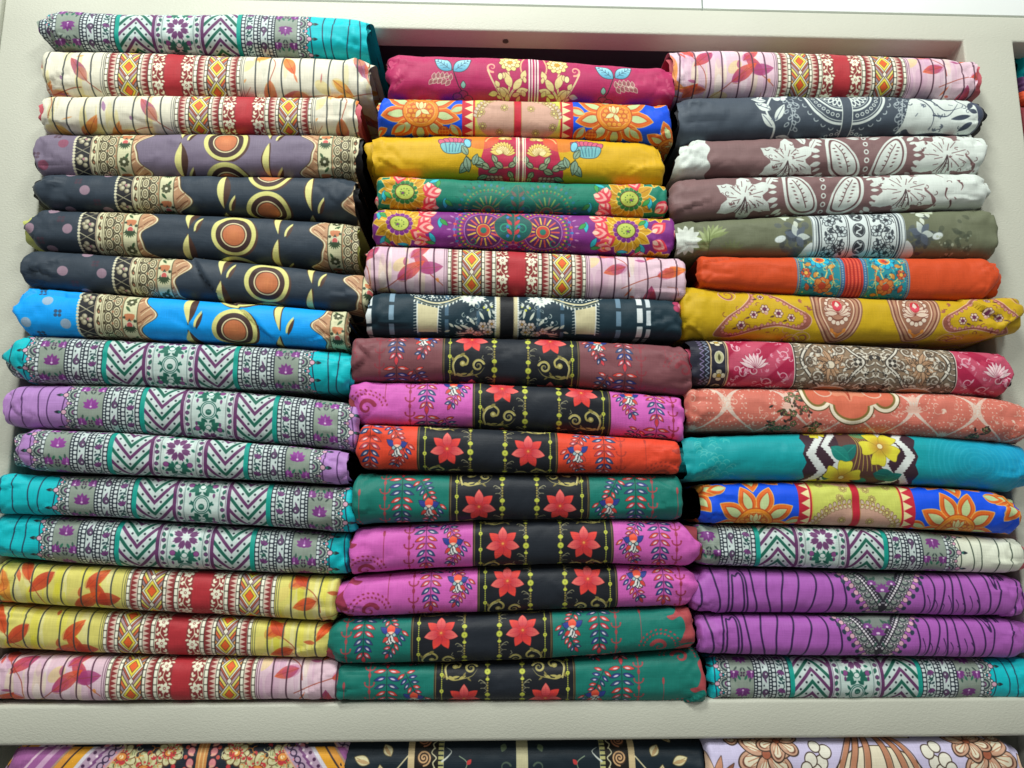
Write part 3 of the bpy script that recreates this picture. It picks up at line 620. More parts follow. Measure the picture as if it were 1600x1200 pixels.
def arch_slate():                                            # slate with concentric white half rings
    c = Cv('434e5a', 124); W = 'd5e0da'
    for (x0, side) in ((9, 1),):
        for r, w in ((60, 4.2), (55, 1.2), (38, 3.4), (33, 1)):
            c.full(8, 75, lambda X, Y, r=r, w=w: np.abs(np.hypot(X - 9, Y + 34) - r) - w / 2, W)
        for a in range(-85, 90, 11):
            ar = math.radians(a); c.ell(9 + 47 * math.cos(ar), -34 + 47 * math.sin(ar), 2.6, None, W, ring=1.3)
        for a in range(-80, 90, 18):
            ar = math.radians(a); c.ell(9 + 24 * math.cos(ar), -34 + 24 * math.sin(ar), 6, 3, W, a, ring=1.8); c.leaf(9 + 10 * math.cos(ar), -34 + 10 * math.sin(ar), 7, 2, a, W)
        for a in range(10, 90, 13):
            ar = math.radians(a); c.arc(9 + 68 * math.cos(ar), -34 + 68 * math.sin(ar), 4, 4, a - 60, a + 90, 1.6, 'b4c2c4')
    c.bar(8, 9.6, W); c.bar(0, 8, '48535f')
    for k in range(6):
        c.arc(86 + (k % 2) * 8, -30 + k * 12, 4, 5, 30, 280, 1.4, 'a9b6ba')
    c.line(cat([(98, 44), (94, 10), (100, -20)], 6, False), 1.4, 'b4c0c2')
    for k in range(5): c.ell(104 - 6 * (k % 2), -18 + k * 11, 4, 2.4, 'a9b6ba', 40, ring=1.4); c.ell(88 + 4 * (k % 2), -10 + k * 11, 4, 2.4, 'a9b6ba', -40, ring=1.4)
    # big white plant
    c.mir = False
    c.line(cat([(-128, 70), (-124, 30), (-138, 0), (-120, -40)], 8, False), 3.4, W)
    for (x, y, L, w, a) in ((-124, 20, 36, 7, -60), (-126, 30, 32, 7, -130), (-130, 0, 30, 8, -150), (-136, -20, 26, 6, -170), (-118, 46, 34, 8, 20), (-120, 50, 30, 8, 130), (-140, -40, 20, 5, 120)):
        c.leaf(x, y, L, w, a, W, vein='566272', vw=1.2)
    for (x, y, r) in ((-112, -34, 16), (-128, -52, 12)):
        c.flower(x, y, r, 6, W, '4a5464', '8a96a0', .3, .4)
    c.poly(cat([(110, -16), (128, -30), (150, -20), (170, -44), (200, -50), (228, -30), (236, 0), (228, 34), (200, 44), (160, 40), (120, 44), (104, 34), (90, 44), (98, 20)], 6), W)
    for (pts) in ([(130, -26), (150, 4), (146, 36)], [(150, -22), (170, 0), (200, -6)], [(150, 10), (176, 10), (196, -14)], [(200, -44), (196, -20), (214, -8)]):
        c.line(cat(pts, 6, False), 3, '3c4656', taper=True)
    for (x, y, L, a) in ((214, 10, 34, 170), (216, 20, 26, 140), (222, -20, 22, 120), (226, 4, 16, 200)): c.leaf(x, y, L, 4.6, a, '3c4656')
    c.filigree(108, 214, -46, 42, 26, ('4a5563', '66727e'), 5, 4, 1.2); c.filigree(-150, -100, -60, 60, 14, ('566272',), 4, 4, 1); c.leaf(112, -30, 30, 8, -60, W, vein='566272'); c.leaf(128, -44, 26, 7, -20, W); c.poly(cat([(215, -60), (260, -60), (260, 60), (216, 60), (228, 20), (222, -20)], 5), '434d62')
    return c

def paisley_brown(phase2=False):                             # brown-mauve with large white paisleys and lilies
    c = Cv('7c6060', 132); W = 'd3ddd6'; B = '6d4f50'
    c.mir = False; c._full(-360, -266, lambda X, Y: X + 268 + 3 * np.sin(Y * .2), hx(W), 1); c.mir = True
    c.pell(0, 4.2, 4.6, 15, W, 2); c.pell(0, 2.2, 2.4, 15, B, 2)
    for sg, oy in ((1, 0),):
        x, y = 40, 6
        o = cat([(10, 46), (14, 16), (32, -12), (58, -32), (68, -18), (68, 14), (58, 38), (34, 54)], 6)
        c.poly(o, W); c.poly([(38 + (px - 38) * .84, 14 + (py - 14) * .84) for px, py in o], B); c.poly([(38 + (px - 38) * .74, 14 + (py - 14) * .74) for px, py in o], W)
        for k in range(6): c.leaf(40 + k * 2.4, 28 - k * 6.5, 6.5, 1.2, -20 + k * 4, B); c.leaf(32 + k * 2.8, 26 - k * 6.5, 6, 1.1, 190 + k * 8, B)
        c.line([(28, 36), (40, 6), (52, -12)], 1.6, B)
    for k in range(9):
        a = -110 + k * 25; ar = math.radians(a); bx, by = 40 + 40 * math.cos(ar), 8 + 46 * math.sin(ar)
        c.leaf(bx, by, 19, 4.4, a, W); c.ell(bx + 24 * math.cos(ar), by + 24 * math.sin(ar), 2.8, None, W); c.leaf(bx - 4 * math.sin(ar), by + 9 * math.cos(ar), 14, 3, a + 12, W)
    for (x, y, L, w, a) in ((6, -30, 26, 6, -60), (4, -34, 20, 5, -100), (22, -40, 22, 6, -30), (8, -24, 22, 4, -10), (12, 56, 18, 5, 30), (6, 62, 16, 4, 70), (30, 60, 16, 4, 10)): c.leaf(x, y, L, w, a, W, vein=B)
    # lily
    def lily(x, y, s_):
        o = []
        for k in range(6):
            a = math.radians(-90 + k * 60)
            for d, r in ((-.42, 28), (-.24, 38), (-.08, 43), (0, 48), (.1, 41), (.26, 37), (.44, 27)): o.append((x + s_ * r * math.cos(a + d), y + s_ * r * .92 * math.sin(a + d)))
        c.poly(o, W)
        for k in range(18):
            a = math.radians(-84 + k * 20.2); r0, r1 = 8 + (k % 3) * 5, 20 + (k * 7 % 12)
            c.line([(x + s_ * r0 * math.cos(a), y + s_ * r0 * math.sin(a)), (x + s_ * r1 * math.cos(a + .1), y + s_ * r1 * .92 * math.sin(a + .1))], 1.2, B)
        for a in (70, 100, 130): c.line(cat([(x, y), (x + 10 * math.cos(math.radians(a)), y + 14), (x + 20 * math.cos(math.radians(a)), y + 26)], 4, False), 1.8, '4a3a3c')
    c.mir = False
    lily(-134, 16, 1.1); lily(132, 10, 1.2); lily(196, -40, .9)
    c.leaf(-104, -14, 40, 8, -100, W, vein=B); c.leaf(-96, -4, 30, 6, -60, W, vein=B); c.leaf(96, -20, 30, 7, -70, W, vein=B); c.leaf(100, -46, 26, 6, 40, W, vein=B); c.leaf(-100, 64, 26, 6, 20, W)
    c.poly(cat([(172, -70), (232, -60), (300, -66), (300, 66), (180, 66), (190, 30), (168, 0)], 6), W); lily(138, 10, 1.15)
    for (x, y, a) in ((206, 10, 100), (214, 30, 60), (200, -30, 120), (226, -5, 20)): c.line(cat([(x, y), (x + 8 * math.cos(math.radians(a)), y + 10), (x + 4, y + 18)], 4, False), 3.6, B, taper=True)
    for (x0, x1, n, sd) in ((-172, -98, 26, 3), (98, 190, 34, 5), (190, 232, 6, 8)): c.filigree(x0, x1, -60, 62, n, ('6d4f50', '7a5c5d', '5a4042'), 4.2, sd, 1.1)
    c.mir = True
    return c

def olive_band():                                            # olive with pale floral border band
    c = Cv('6a7058', 116); W, K = 'd2dedc', '30353a'
    rs = np.random.RandomState(8); c.mir = False
    def blot(x, y, s_, col, n=26, rr=(3, 8), al=.5):
        for k in range(n): c.ell(x + rs.normal(0, 13 * s_), y + rs.normal(0, 13 * s_), rs.uniform(*rr) * s_, rs.uniform(*rr) * s_, col, rs.uniform(0, 180), al=al)
    for sx in (-1, 1):
        blot(sx * 108, 14, 1.1, '4a5460'); blot(sx * 104, 10, .8, '343c4a', 18)
        for k in range(5): c.leaf(sx * 104, 8, 22, 6, -160 + k * 55, 'c2cfc8' if k % 2 else '5a6674', al=.9)
        for k in range(7): c.leaf(sx * (96 + 5 * k), -34 + 7 * (k % 3), 14, 4, -40 + 60 * k, 'cfdacb', al=.9)
        c.poly(cat([(sx * 78, 20), (sx * 92, 30), (sx * 96, 50), (sx * 80, 58)], 5), W)
        c.ell(sx * 132, 12, 9, 5.4, W, -15, out='8a9488', ow=.6); c.ell(sx * 122, -34, 10, 5, 'b9c4a8', 20)
    blot(165, 14, 1.1, '434b3c', 22, (2, 6), .5); blot(150, 30, .8, 'a9b49c', 12, (1.5, 3.5), .8); blot(180, 30, .7, '8f9c86', 10, (1.5, 3), .7)
    for k in range(11): c.leaf(-250, 26 - k * 2, 34, 3.8, -165 + k * 15, 'a3b47c' if k % 2 else '7f8f58', al=.8)
    c.line([(-250, 50), (-250, -10)], 1.4, '5c6a3c')
    for k in range(8): c.leaf(-212, 34, 26, 3, -160 + k * 20, '6c7850', al=.7)
    for k in range(12): c.leaf(-288, 8, 26, 6, k * 30, 'd4dcd2', al=.95)
    c.mir = True
    c.bar(0, 78, W); c.bar(15.5, 17, K); c.bar(19, 20, K); c.bar(62, 63.2, K); c.bar(65.5, 68.5, '414a52'); c.bar(70.5, 72, '69747a'); c.bar(76, 77.4, '69747a')
    c.pell(0, 10.5, 12.4, 29, K); c.pell(0, 9, 10.6, 29, 'b8c6c8'); c.mir = False
    for k in range(-2, 3):
        y = k * 29
        c.ell(0, y, 8.4, 10, K); c.line(cat([(-3, y - 9), (4, y - 2), (-4, y + 3), (3, y + 9)], 5, False), 2.2, 'c8d4d4'); c.ell(4, y - 5, 1.8, None, W); c.ell(-4, y + 5, 1.8, None, W)
    c.mir = True
    c.filigree(23, 60, -58, 58, 40, ('4a5258', '30353a'), 4.5, 3, .9)
    for k in range(-1, 2):
        y = k * 58
        for (x, yy, r, n) in ((48, -18, 10, 7), (30, 2, 9, 6), (50, 14, 8, 6), (32, 26, 8, 5), (32, -26, 6, 6)):
            c.flower(x, y + yy, r, n, 'c4d2d2', '343a40', '343a40', .32, .34, ow=1.1)
        for (x, yy, L, a) in ((38, -10, 13, 120), (42, -6, 13, 40), (40, 4, 14, -20), (28, 14, 11, 60), (44, 22, 13, 120), (56, 0, 11, 100), (26, -14, 10, -60), (56, 26, 10, 60)): c.leaf(x, y + yy, L, 2.6, a, '3c444a')
        c.line(cat([(30, y - 28), (44, y - 8), (36, y + 8), (46, y + 28)], 6, False), 1.3, K)
    return c

def orange_band():                                           # plain orange with turquoise floral border
    c = Cv('cc4a1e', 90); T = '1f8a98'
    c.bar(15, 92, T); c.bar(86, 92.6, '5d7a96'); c.bar(89, 90, 'b9a060'); c.bar(15, 22, '3c6a92'); c.pell(18.5, 1.3, 1.3, 4, '8aa8b8'); c.bar(22, 23, '9a8a4a'); c.pell(88, 1, 1.2, 4, '24526a')
    for k in (-1, 0, 1):
        y = k * 90
        for (x, yy, L, w, a, cc) in ((40, -30, 16, 5, 30, '2fa6a0'), (70, -36, 16, 5, 140, '2a6f8c'), (34, 30, 18, 6, -40, '2fb0a8'), (76, 22, 16, 5, 200, '35a49a'), (54, 40, 18, 5, -120, '2a8f6a'), (30, -8, 14, 4, 20, 'c98a3c'), (80, -8, 14, 4, 190, 'c98a3c'), (36, 8, 12, 4, 70, 'b04a2c'), (74, 36, 14, 4, -70, 'c05a30'), (48, -42, 12, 4, 80, 'd8a84a'), (30, 42, 12, 4, 0, 'c98a3c'), (60, 4, 12, 4, 60, 'c98a3c')):
            c.leaf(x, y + yy, L, w, a, cc, '1a4a5c', .6)
        c.line(cat([(66, y - 40), (78, y - 22), (80, y + 0), (66, y + 18), (50, y + 16), (44, y + 4)], 7, False), 2, 'd8c878'); c.line(cat([(44, y + 44), (34, y + 20), (40, y - 6)], 6, False), 1.6, 'd0b860')
        c.flower(54, y - 20, 17, 9, '1fb4d0', '0d5a8c', 'e0602a', .48, .3, ow=.9); c.ell(54, y - 20, 8.4, 7, 'e0602a', out='e8d070', ow=1.4); c.ell(54, y - 20, 4, 3.4, 'c23a34')
        c.flower(52, y + 27, 14, 8, 'd8803c', '8c3a1c', 'c8492c', .4, .32, ow=.8); c.flower(78, y + 6, 8, 6, 'c8583c', '6a2a1c', 'e0b04a', .4, .4); c.flower(33, y - 24, 6, 6, '2fb8c8', '0d5a7c', 'e0b04a', .4, .4)
        for q in range(16): c.ell(26 + (q * 23 % 58), y - 44 + q * 5.6, 1.5, None, ('d8c05a', '4ad0d8', 'd8603c')[q % 3])
    c.filigree(24, 85, -44, 44, 60, ('d8c878', '1a5a6c', 'c8703c', '58c0c0'), 4, 7, 1)
    c.bar(0, 15, 'cf3a2c')
    for x in (0.01, 6.2, 12): c.bar(x - .9, x + .9, 'a02a24'); 
    for x in (3.2, 9.2): c.pell(x, 1.2, .8, 3, 'e87a54')
    return c

def paisley_mustard():                                       # mustard with framed paisley drops
    c = Cv('c6a414', 128); A, B, P = '8a5a40', 'c9a080', 'e0c8b4'
    def drop(x, y, s_, cols):
        o = cat([(0, 50), (-22, 24), (-32, -6), (-26, -34), (0, -46), (26, -34), (32, -6), (22, 24)], 6)
        for k, (q, cc) in enumerate(cols): c.poly([(x + px * q * s_, y - 2 + (py + 2) * q * s_) for px, py in o], cc)
    drop(64, 4, 1.12, ((1.16, '8a5f4a'), (1.1, 'cfa98c'), (1.03, '7d4a3a'), (.95, 'b58a6c'), (.84, '8a5040'), (.78, 'e0c2a4'), (.72, '9a6a52')))
    for k in range(16):
        a = k * TAU / 16; c.ell(64 + 18 * math.cos(a), -2 + 24 * math.sin(a), 3.6, 3.6, 'e4d4c0', out='7a4a3c', ow=.8)
    c.ell(64, -4, 15, 20, 'b08068', out='6a3a2c', ow=1)
    for k in range(9): c.leaf(64, 6, 22, 4, -90 + (k - 4) * 22, 'e2cdb8', '7a3a30', .7)
    c.ell(64, -8, 8, 10, 'c8343c'); c.leaf(64, 0, 16, 4, -90, 'e6d4c4', '8a2a30', .7); c.leaf(64, 0, 11, 3, -130, 'd8485a'); c.leaf(64, 0, 11, 3, -50, 'd8485a')
    c.poly([(54, 34), (64, 48), (74, 34), (64, 39)], 'e08a34'); c.leaf(52, 30, 10, 3, 60, 'd88a3c'); c.leaf(76, 30, 10, 3, 120, 'd88a3c')
    # sweeping paisley outline
    out = cat([(108, 14), (140, -6), (176, -34), (196, -62), (214, -62), (202, -24), (216, 0), (244, 22), (262, 50), (240, 58), (200, 40), (160, 30), (120, 34)], 7)
    c.poly(out, '9a5a48', 'd8b09c', 1.4)
    inn = [(176 + (x - 176) * .86, 6 + (y - 6) * .82) for x, y in out]
    c.poly(inn, 'c6a414', 'e0b8a4', 1.2)
    for i in range(0, len(inn), 2): c.ell(inn[i][0], inn[i][1], 2.4, None, 'c98a7c', out='7a3a3c', ow=.6)
    for (x, y, r) in ((140, 16, 6), (160, 10, 7), (182, 4, 7), (200, 14, 6), (220, 32, 7), (186, -18, 5)): c.flower(x, y, r, 6, 'dfc8b0', '5a2a3c', '6a2a4a', .4, .35); c.leaf(x + 6, y + 4, 9, 1.6, 20, '5a3a2c')
    for (x, y) in ((120, 50), (136, 56), (228, -40), (240, -20)): c.spiral(x, y, 13, 1.3, 4, '9a5a48'); c.ell(x, y, 14, 12, 'd8b09c', ring=1.2)
    c.filigree(112, 250, -60, 60, 40, ('9a5a48', 'c99a84', '7a3a3c'), 5, 5, 1)
    return c

def shell_crimson():                                         # taupe medallion centre, crimson shells, dark floral edge
    c = Cv('8a7a68', 118); W, K, TA = 'd6d2c4', '3a342e', '9c8068'
    c.bar(0, 130, '7c6e5c')
    for k in range(-6, 7):
        for x, d in ((10, 1), (24, -1), (124, 1)): c.line(cat([(x - 8, k * 10), (x, k * 10 + 6 * d), (x + 9, k * 10 + 1)], 4, False), 2, W); c.line([(x - 7, k * 10 + 4), (x + 6, k * 10 + 8)], 1.1, K)
    med = cat([(20, 0), (36, -18), (52, -40), (76, -46), (96, -34), (118, 0), (96, 34), (76, 46), (52, 40), (36, 18)], 6)
    for q, cc in ((1.1, K), (1.06, W), (.98, K), (.94, '8f7860')): c.poly([(70 + (x - 70) * q, y * q) for x, y in med], cc)
    for k in range(9):
        a = -150 + k * 37.5 - 30; c.leaf(72, 6, 30, 6, a, 'b89474' if k % 2 else 'a98464', '4a3a2c', .9, vein='5c4836')
    c.ell(72, 6, 6, None, 'd8ccb4', out=K, ow=1)
    for (x, y) in ((54, -22), (92, -20), (56, 28), (94, 26), (104, 2), (40, 4)):
        c.ell(x, y, 11, 10, '6a5a4a'); c.spiral(x, y, 10, 1.6, 2.6, W, 40 * x); c.leaf(x + 6, y + 6, 10, 2.4, 40, W, K, .6)
    for k in range(22):
        x, y = 36 + (k * 29 % 76), -38 + k * 3.6; c.leaf(x, y, 8, 2, k * 70, 'c9bfae', K, .6)
    c.filigree(34, 122, -58, 58, 90, ('3a342e', 'd2cab8', '5a4636', 'c8b8a0'), 6, 3, 1.1)
    c.filigree(0, 34, -58, 58, 34, ('e0dccc', '2e2a26'), 6, 4, 1.2)
    c.flower(28, 0, 8, 4, K, W, W, .3, .4, 45)
    c.ell(70, -59, 30, 16, 'b57e58', out=W, ow=2); c.ell(70, 59, 30, 16, 'b57e58', out=W, ow=2)
    for k in range(7): c.ell(46 + 8 * k, -54 + abs(k - 3) * -1.5, 2, None, 'd9d2c6')
    c.bar(128, 130, K); c.bar(130, 131.5, W)
    # crimson field
    c.bar(131.5, 245, 'a81f46')
    for k in range(-3, 4): c.poly([(132, k * 60 - 40), (236, k * 60 + 60), (236, k * 60 + 88), (132, k * 60 - 12)], 'c0506a', al=.55)
    for (x, y, a0) in ((196, 2, -90), (158, 58, -90)):
        for k in range(9): c.leaf(x, y + 14, 26, 3.2, a0 + (k - 4) * 17, 'e8cdd0', '8a1a3a', .5)
        c.spiral(x, y + 18, 7, 1.2, 2, 'e8cdd0')
    for (x, y) in ((222, -18), (212, 24), (176, 40), (148, -8), (150, 28), (168, -44), (226, 50)): c.spiral(x, y, 9, 1.3, 2, 'e2b8c2', x * 3); c.leaf(x, y + 6, 12, 1.8, 40 + x, 'dcaebb'); c.leaf(x + 4, y, 10, 1.6, -60, 'dcaebb')
    c.filigree(136, 234, -56, 56, 46, ('e2b8c2', 'd890a4'), 5.5, 9, 1.1)
    # dark edge
    c.bar(238, 330, '232433'); c.bar(237, 239.5, 'c9b48a'); c.bar(241, 242, 'c9b48a'); c.bar(264, 266, 'c9b48a')
    for k in (-2, -1, 0, 1, 2):
        y = k * 29.5 * 2 / 2
        if k % 2: c.flower(252, y, 10, 4, 'd8d2b4', K, 'b8963c', .35, .42, 0)
        else: c.ell(252, y, 6.5, 8.5, 'b9b98c', out='e0dcc0', ow=1.2); c.leaf(252, y + 6, 12, 2.4, -90, '4a4a2c')
    for k in range(-7, 8): c.line([(268, k * 8.43), (274, k * 8.43 + 4.2), (268, k * 8.43 + 8.43)], 1.1, '9fb0c8'); c.line([(282, k * 8.43 + 3), (276, k * 8.43 + 7), (282, k * 8.43 + 11)], 1.1, '9a8ab8')
    return c

def ogee_coral():                                            # coral with pale ogee lattice
    c = Cv('cc7262', 120); W = 'd8ccbe'; L = 'dba896'
    c.mir = False
    for i in range(-5, 6):
        for sg in (1, -1):
            x0 = i * 100 + 50
            def f(X, Y, x0=x0, sg=sg): return np.abs(X - x0 - sg * (25 + 23.5 * np.cos(TAU * Y / 120))) - (1.8 + 3.2 * (np.abs(np.cos(TAU * Y / 240)) ** 6))
            c._full(x0 - 60, x0 + 60, f, hx(W), .9)
    for i in range(-3, 4):
        for j in (0, 1):
            x, y = i * 100 + (0 if j == 0 else 50), (0 if j == 0 else 60)
            if j == 0 or True:
                for r, n in ((33, 30), (26, 24), (12, 12)):
                    for k in range(n):
                        a = TAU * k / n; c.ell(x + r * .95 * math.cos(a), y + r * 1.15 * math.sin(a), 1.1, None, 'e3c3b2')
                if i % 2:
                    for k in range(10): c.leaf(x, y + 8, 16, 2, -170 + k * 18, 'dfb6a4'); c.leaf(x, y - 14, 9, 1.5, k * 36, 'dfb6a4')
                else:
                    for k in range(7): c.spiral(x - 9 + 3 * k, y + (k % 3 - 1) * 8, 5, 1.2, 1.4, 'dcb09c', 40 * k)
    c.filigree(-330, 330, -58, 58, 260, ('e0baa8', 'dba896', 'e6ccba'), 5, 6, .9)
    rs = np.random.RandomState(4)
    for (x, y, s_) in ((-95, 10, 1.), (-126, 44, .9), (-70, -20, .8), (-60, 36, .5), (200, 45, .4), (-90, -48, .8), (214, 30, .3)):
        for k in range(int(34 * s_)):
            px, py = x + rs.normal(0, 13 * s_), y + rs.normal(0, 11 * s_)
            if k % 5 == 0: c.flower(px, py, 5, 5, '8a8a5c', '2c2a24', 'd88a7c', .35, .4)
            else: c.leaf(px, py, rs.uniform(5, 10), 1.9, rs.uniform(0, 360), ('2f2d2a', '4a4a30', '55382f')[k % 3])
    c.mir = True
    o = cat([(0, -18), (6, -24), (22, -22), (34, -14), (40, -2), (36, 6), (50, 8), (64, -6), (70, -24), (66, -60), (0, -60)], 6)
    for q, (cc, oc) in enumerate((('e6dcc4', '5a4426'), ('7c6a34', None), ('cf6b50', None))):
        d = 5.5 * q if q < 2 else 9
        if oc: c.ell(0, 2, 37, 29, oc); c.ell(54, -20, 27, 31, oc)
        c.ell(0, 2, 35.4 - d, 27.4 - d, cc); c.ell(54, -20, 25.4 - d, 29.4 - d, cc)
        c.poly([(-2, -62), (78 - d, -62), (78 - d, -24), (40, -4), (30 - d, 2), (-2, 10)], cc)
    c.poly(cat([(0, -8), (8, -18), (22, -16), (30, -28), (24, -60), (0, -60)], 5), 'd88a6c'); c.line([(0, -10), (2, -30)], 2, 'a84430'); c.arc(40, -26, 14, 12, 0, 200, 2, 'd9b8a4')
    return c

def hibiscus_teal():                                         # teal with ikat zigzag and yellow flowers
    c = Cv('0a9ca2', 110); K, W = '3a2430', 'd8e0dc'
    c.mir = False
    rs = np.random.RandomState(2)
    c._full(60, 360, lambda X, Y: (170 - X) * .0028, hx('0a9cd0'), .85)
    for k in range(9):
        c.ell(185, 4, 12 + 8 * k, 10 + 7 * k, '5cc0d4', ring=1.6, al=.25)
    for k in range(60):
        x = -260 + rs.uniform(0, 60); c.arc(x, -54 + k * 1.8, 5, 4, 180, 360, 1, '56b8b4', n=6)
    def saw(x0, w, col, amp=12, ph=0):
        def f(X, Y):
            z = np.abs(((Y + ph) % 55) - 27.5) / 27.5
            jag = 2.4 * np.abs(((Y * .45) % 2) - 1)
            return np.abs(X - x0 - amp * (z * 2 - 1)) - w / 2 + jag - 1.2
        c._full(x0 - abs(amp) - w, x0 + abs(amp) + w, f, hx(col), 1)
    c._full(-100, 100, lambda X, Y: np.abs(X) - 86 - 6 * np.abs(((Y % 27.5) - 13.75) / 13.75), hx(K), 1)
    for s_ in (-1, 1):
        saw(s_ * 70, 15, W, 10 * s_); saw(s_ * 46, 13, W, 11 * s_, 14); saw(s_ * 58, 3, K, 10 * s_, 7)
    c._full(-34, 36, lambda X, Y: np.abs(X) - 33, hx('5c3a34'), 1)
    for (x, y, L, w, a, cc) in ((-36, 10, 40, 13, -40, '0d6a64'), (-46, -12, 36, 12, 40, '0f7a70'), (20, 30, 40, 12, 10, '0d6a64'), (-10, -36, 40, 12, -10, '137a66'), (40, 44, 30, 9, -30, '0f7a70'), (-60, 36, 30, 9, 20, '125c58'), (16, 50, 26, 9, 190, '1a8a74')):
        c.leaf(x, y, L, w, a, cc, vein='2a9a86')
    for k in range(6): c.line(cat([(-10 + 3 * k, -40), (-4 + 4 * k, -10), (-14 + 8 * k, 26)], 5, False), 1.2, 'b5a24c')
    def hib(x, y, s_, a0):
        for k in range(5):
            a = a0 + 72 * k; ar = math.radians(a)
            c.poly(cat([(x, y), (x + s_ * 17 * math.cos(ar - .6), y + s_ * 17 * math.sin(ar - .6)), (x + s_ * 30 * math.cos(ar - .32), y + s_ * 30 * math.sin(ar - .32)), (x + s_ * 28 * math.cos(ar), y + s_ * 28 * math.sin(ar)), (x + s_ * 31 * math.cos(ar + .34), y + s_ * 31 * math.sin(ar + .34)), (x + s_ * 17 * math.cos(ar + .6), y + s_ * 17 * math.sin(ar + .6))], 4), rgrad('b0782c', 'd9d23a', x, y, 20 * s_), '8a7a2a', .6)
        c.ell(x, y, 4 * s_, None, 'e0d8a0', out='9a6a2a', ow=1)
    hib(32, -14, 1.05, 100); hib(-28, 40, 1., 60); hib(-64, -46, .6, 30)
    return c

def wood_purple():                                           # purple wood grain with lace triangle
    c = Cv('a85cb2', 118); K = '331c4a'; DK = '2b2834'
    c.mir = False
    for i, x in enumerate((62, 78, 96, 112, 128, 147, 166, 182, 214, 240, 264, 292, 320, 346)):
        c.wavy(x, 2.6, K, 3 + i % 3, 1, i * 1.1)
    for i, x in enumerate((62, 84, 110, 134, 156, 178, 202, 262, 292, 318, 344)):
        c.wavy(-x, 2.9, K, 4 + (i % 3), 1, i * .8)
    for (x, y, rx, ry) in ((-228, 34, 16, 62), (188, -34, 10, 26)):
        for q in (1, .62): 
            c.line(cat([(x - rx * q, y + ry), (x - rx * q * .9, y - ry * .5), (x - rx * .2, y - ry * q), (x + rx * q * .7, y - ry * .6), (x + rx * q, y + ry)], 6, False), 2.9, K)
    c.ell(190, -34, 4, 12, K, 15, ring=2); c.ell(176, -10, 3, 16, K, -12, ring=1.8)
    for k in range(8): c.line(cat([(70 + k * 11, 20 + (k % 3) * 6), (74 + k * 11, 36), (70 + k * 11, 52)], 4, False), 1.7, K, taper=True)
    c.mir = True
    tri = [(-2, 50), (66, -60), (-2, -60)]
    T = lambda t, o: (t * 62 + o * .78, 32 - t * 92 + o * .6)
    for k in range(10):
        x, y = T(k / 9., 13); c.ell(x, y, 10, 10, '8f9a92', out=DK, ow=1.2); c.ell(x, y, 7, 7, '3a4248'); c.ell(x, y, 4.4, 4.4, '8c9890')
        for a in range(-60, 121, 30): c.ell(x + 10 * math.cos(math.radians(a)), y + 10 * math.sin(math.radians(a)), 1.4, None, 'c8c0c8', out=DK, ow=.7)
        x, y = T(k / 9., 27); c.ell(x, y, 3.6, None, 'd8a8b8', out=DK, ow=.8); x, y = T(k / 9., 34); c.ell(x, y, 3, 4, '2a3a4c', 30)
    c.poly([T(0, 10), T(1, 10), (0, -62), (0, 60)], DK)
    for k in range(26): x, y = T(k / 25., 6.5); c.ell(x, y, 1.9, None, 'dcd8dc')
    for k in range(26): x, y = T(k / 25., 1.8); c.ell(x, y, 1.2, None, 'b8b4c0')
    c.poly([(-1, 27), (60, -62), (-1, -62)], '767f7a')
    for (x, y, r) in ((22, -30, 14), (0, 10, 10), (15, 0, 7)):
        for a in (-90, -60, -120, -30, -150, 0, 180): c.leaf(x, y + 4, r * 1.2, r * .28, a, '7a3a86')
        c.ell(x, y + 1, r * .5, r * .5, '7a3a86'); c.ell(x + 1, y + 3, 2, 1.8, 'd8c4dc')
    for (x, y, a) in ((8, -10, 70), (30, -44, 30), (10, -46, 110), (34, -20, 60), (4, 26, 60), (10, -6, 20), (40, -52, 80), (22, -10, 100)): c.leaf(x, y, 10, 2, a, '35584c' if int(x) % 3 else '3a4046')
    return c

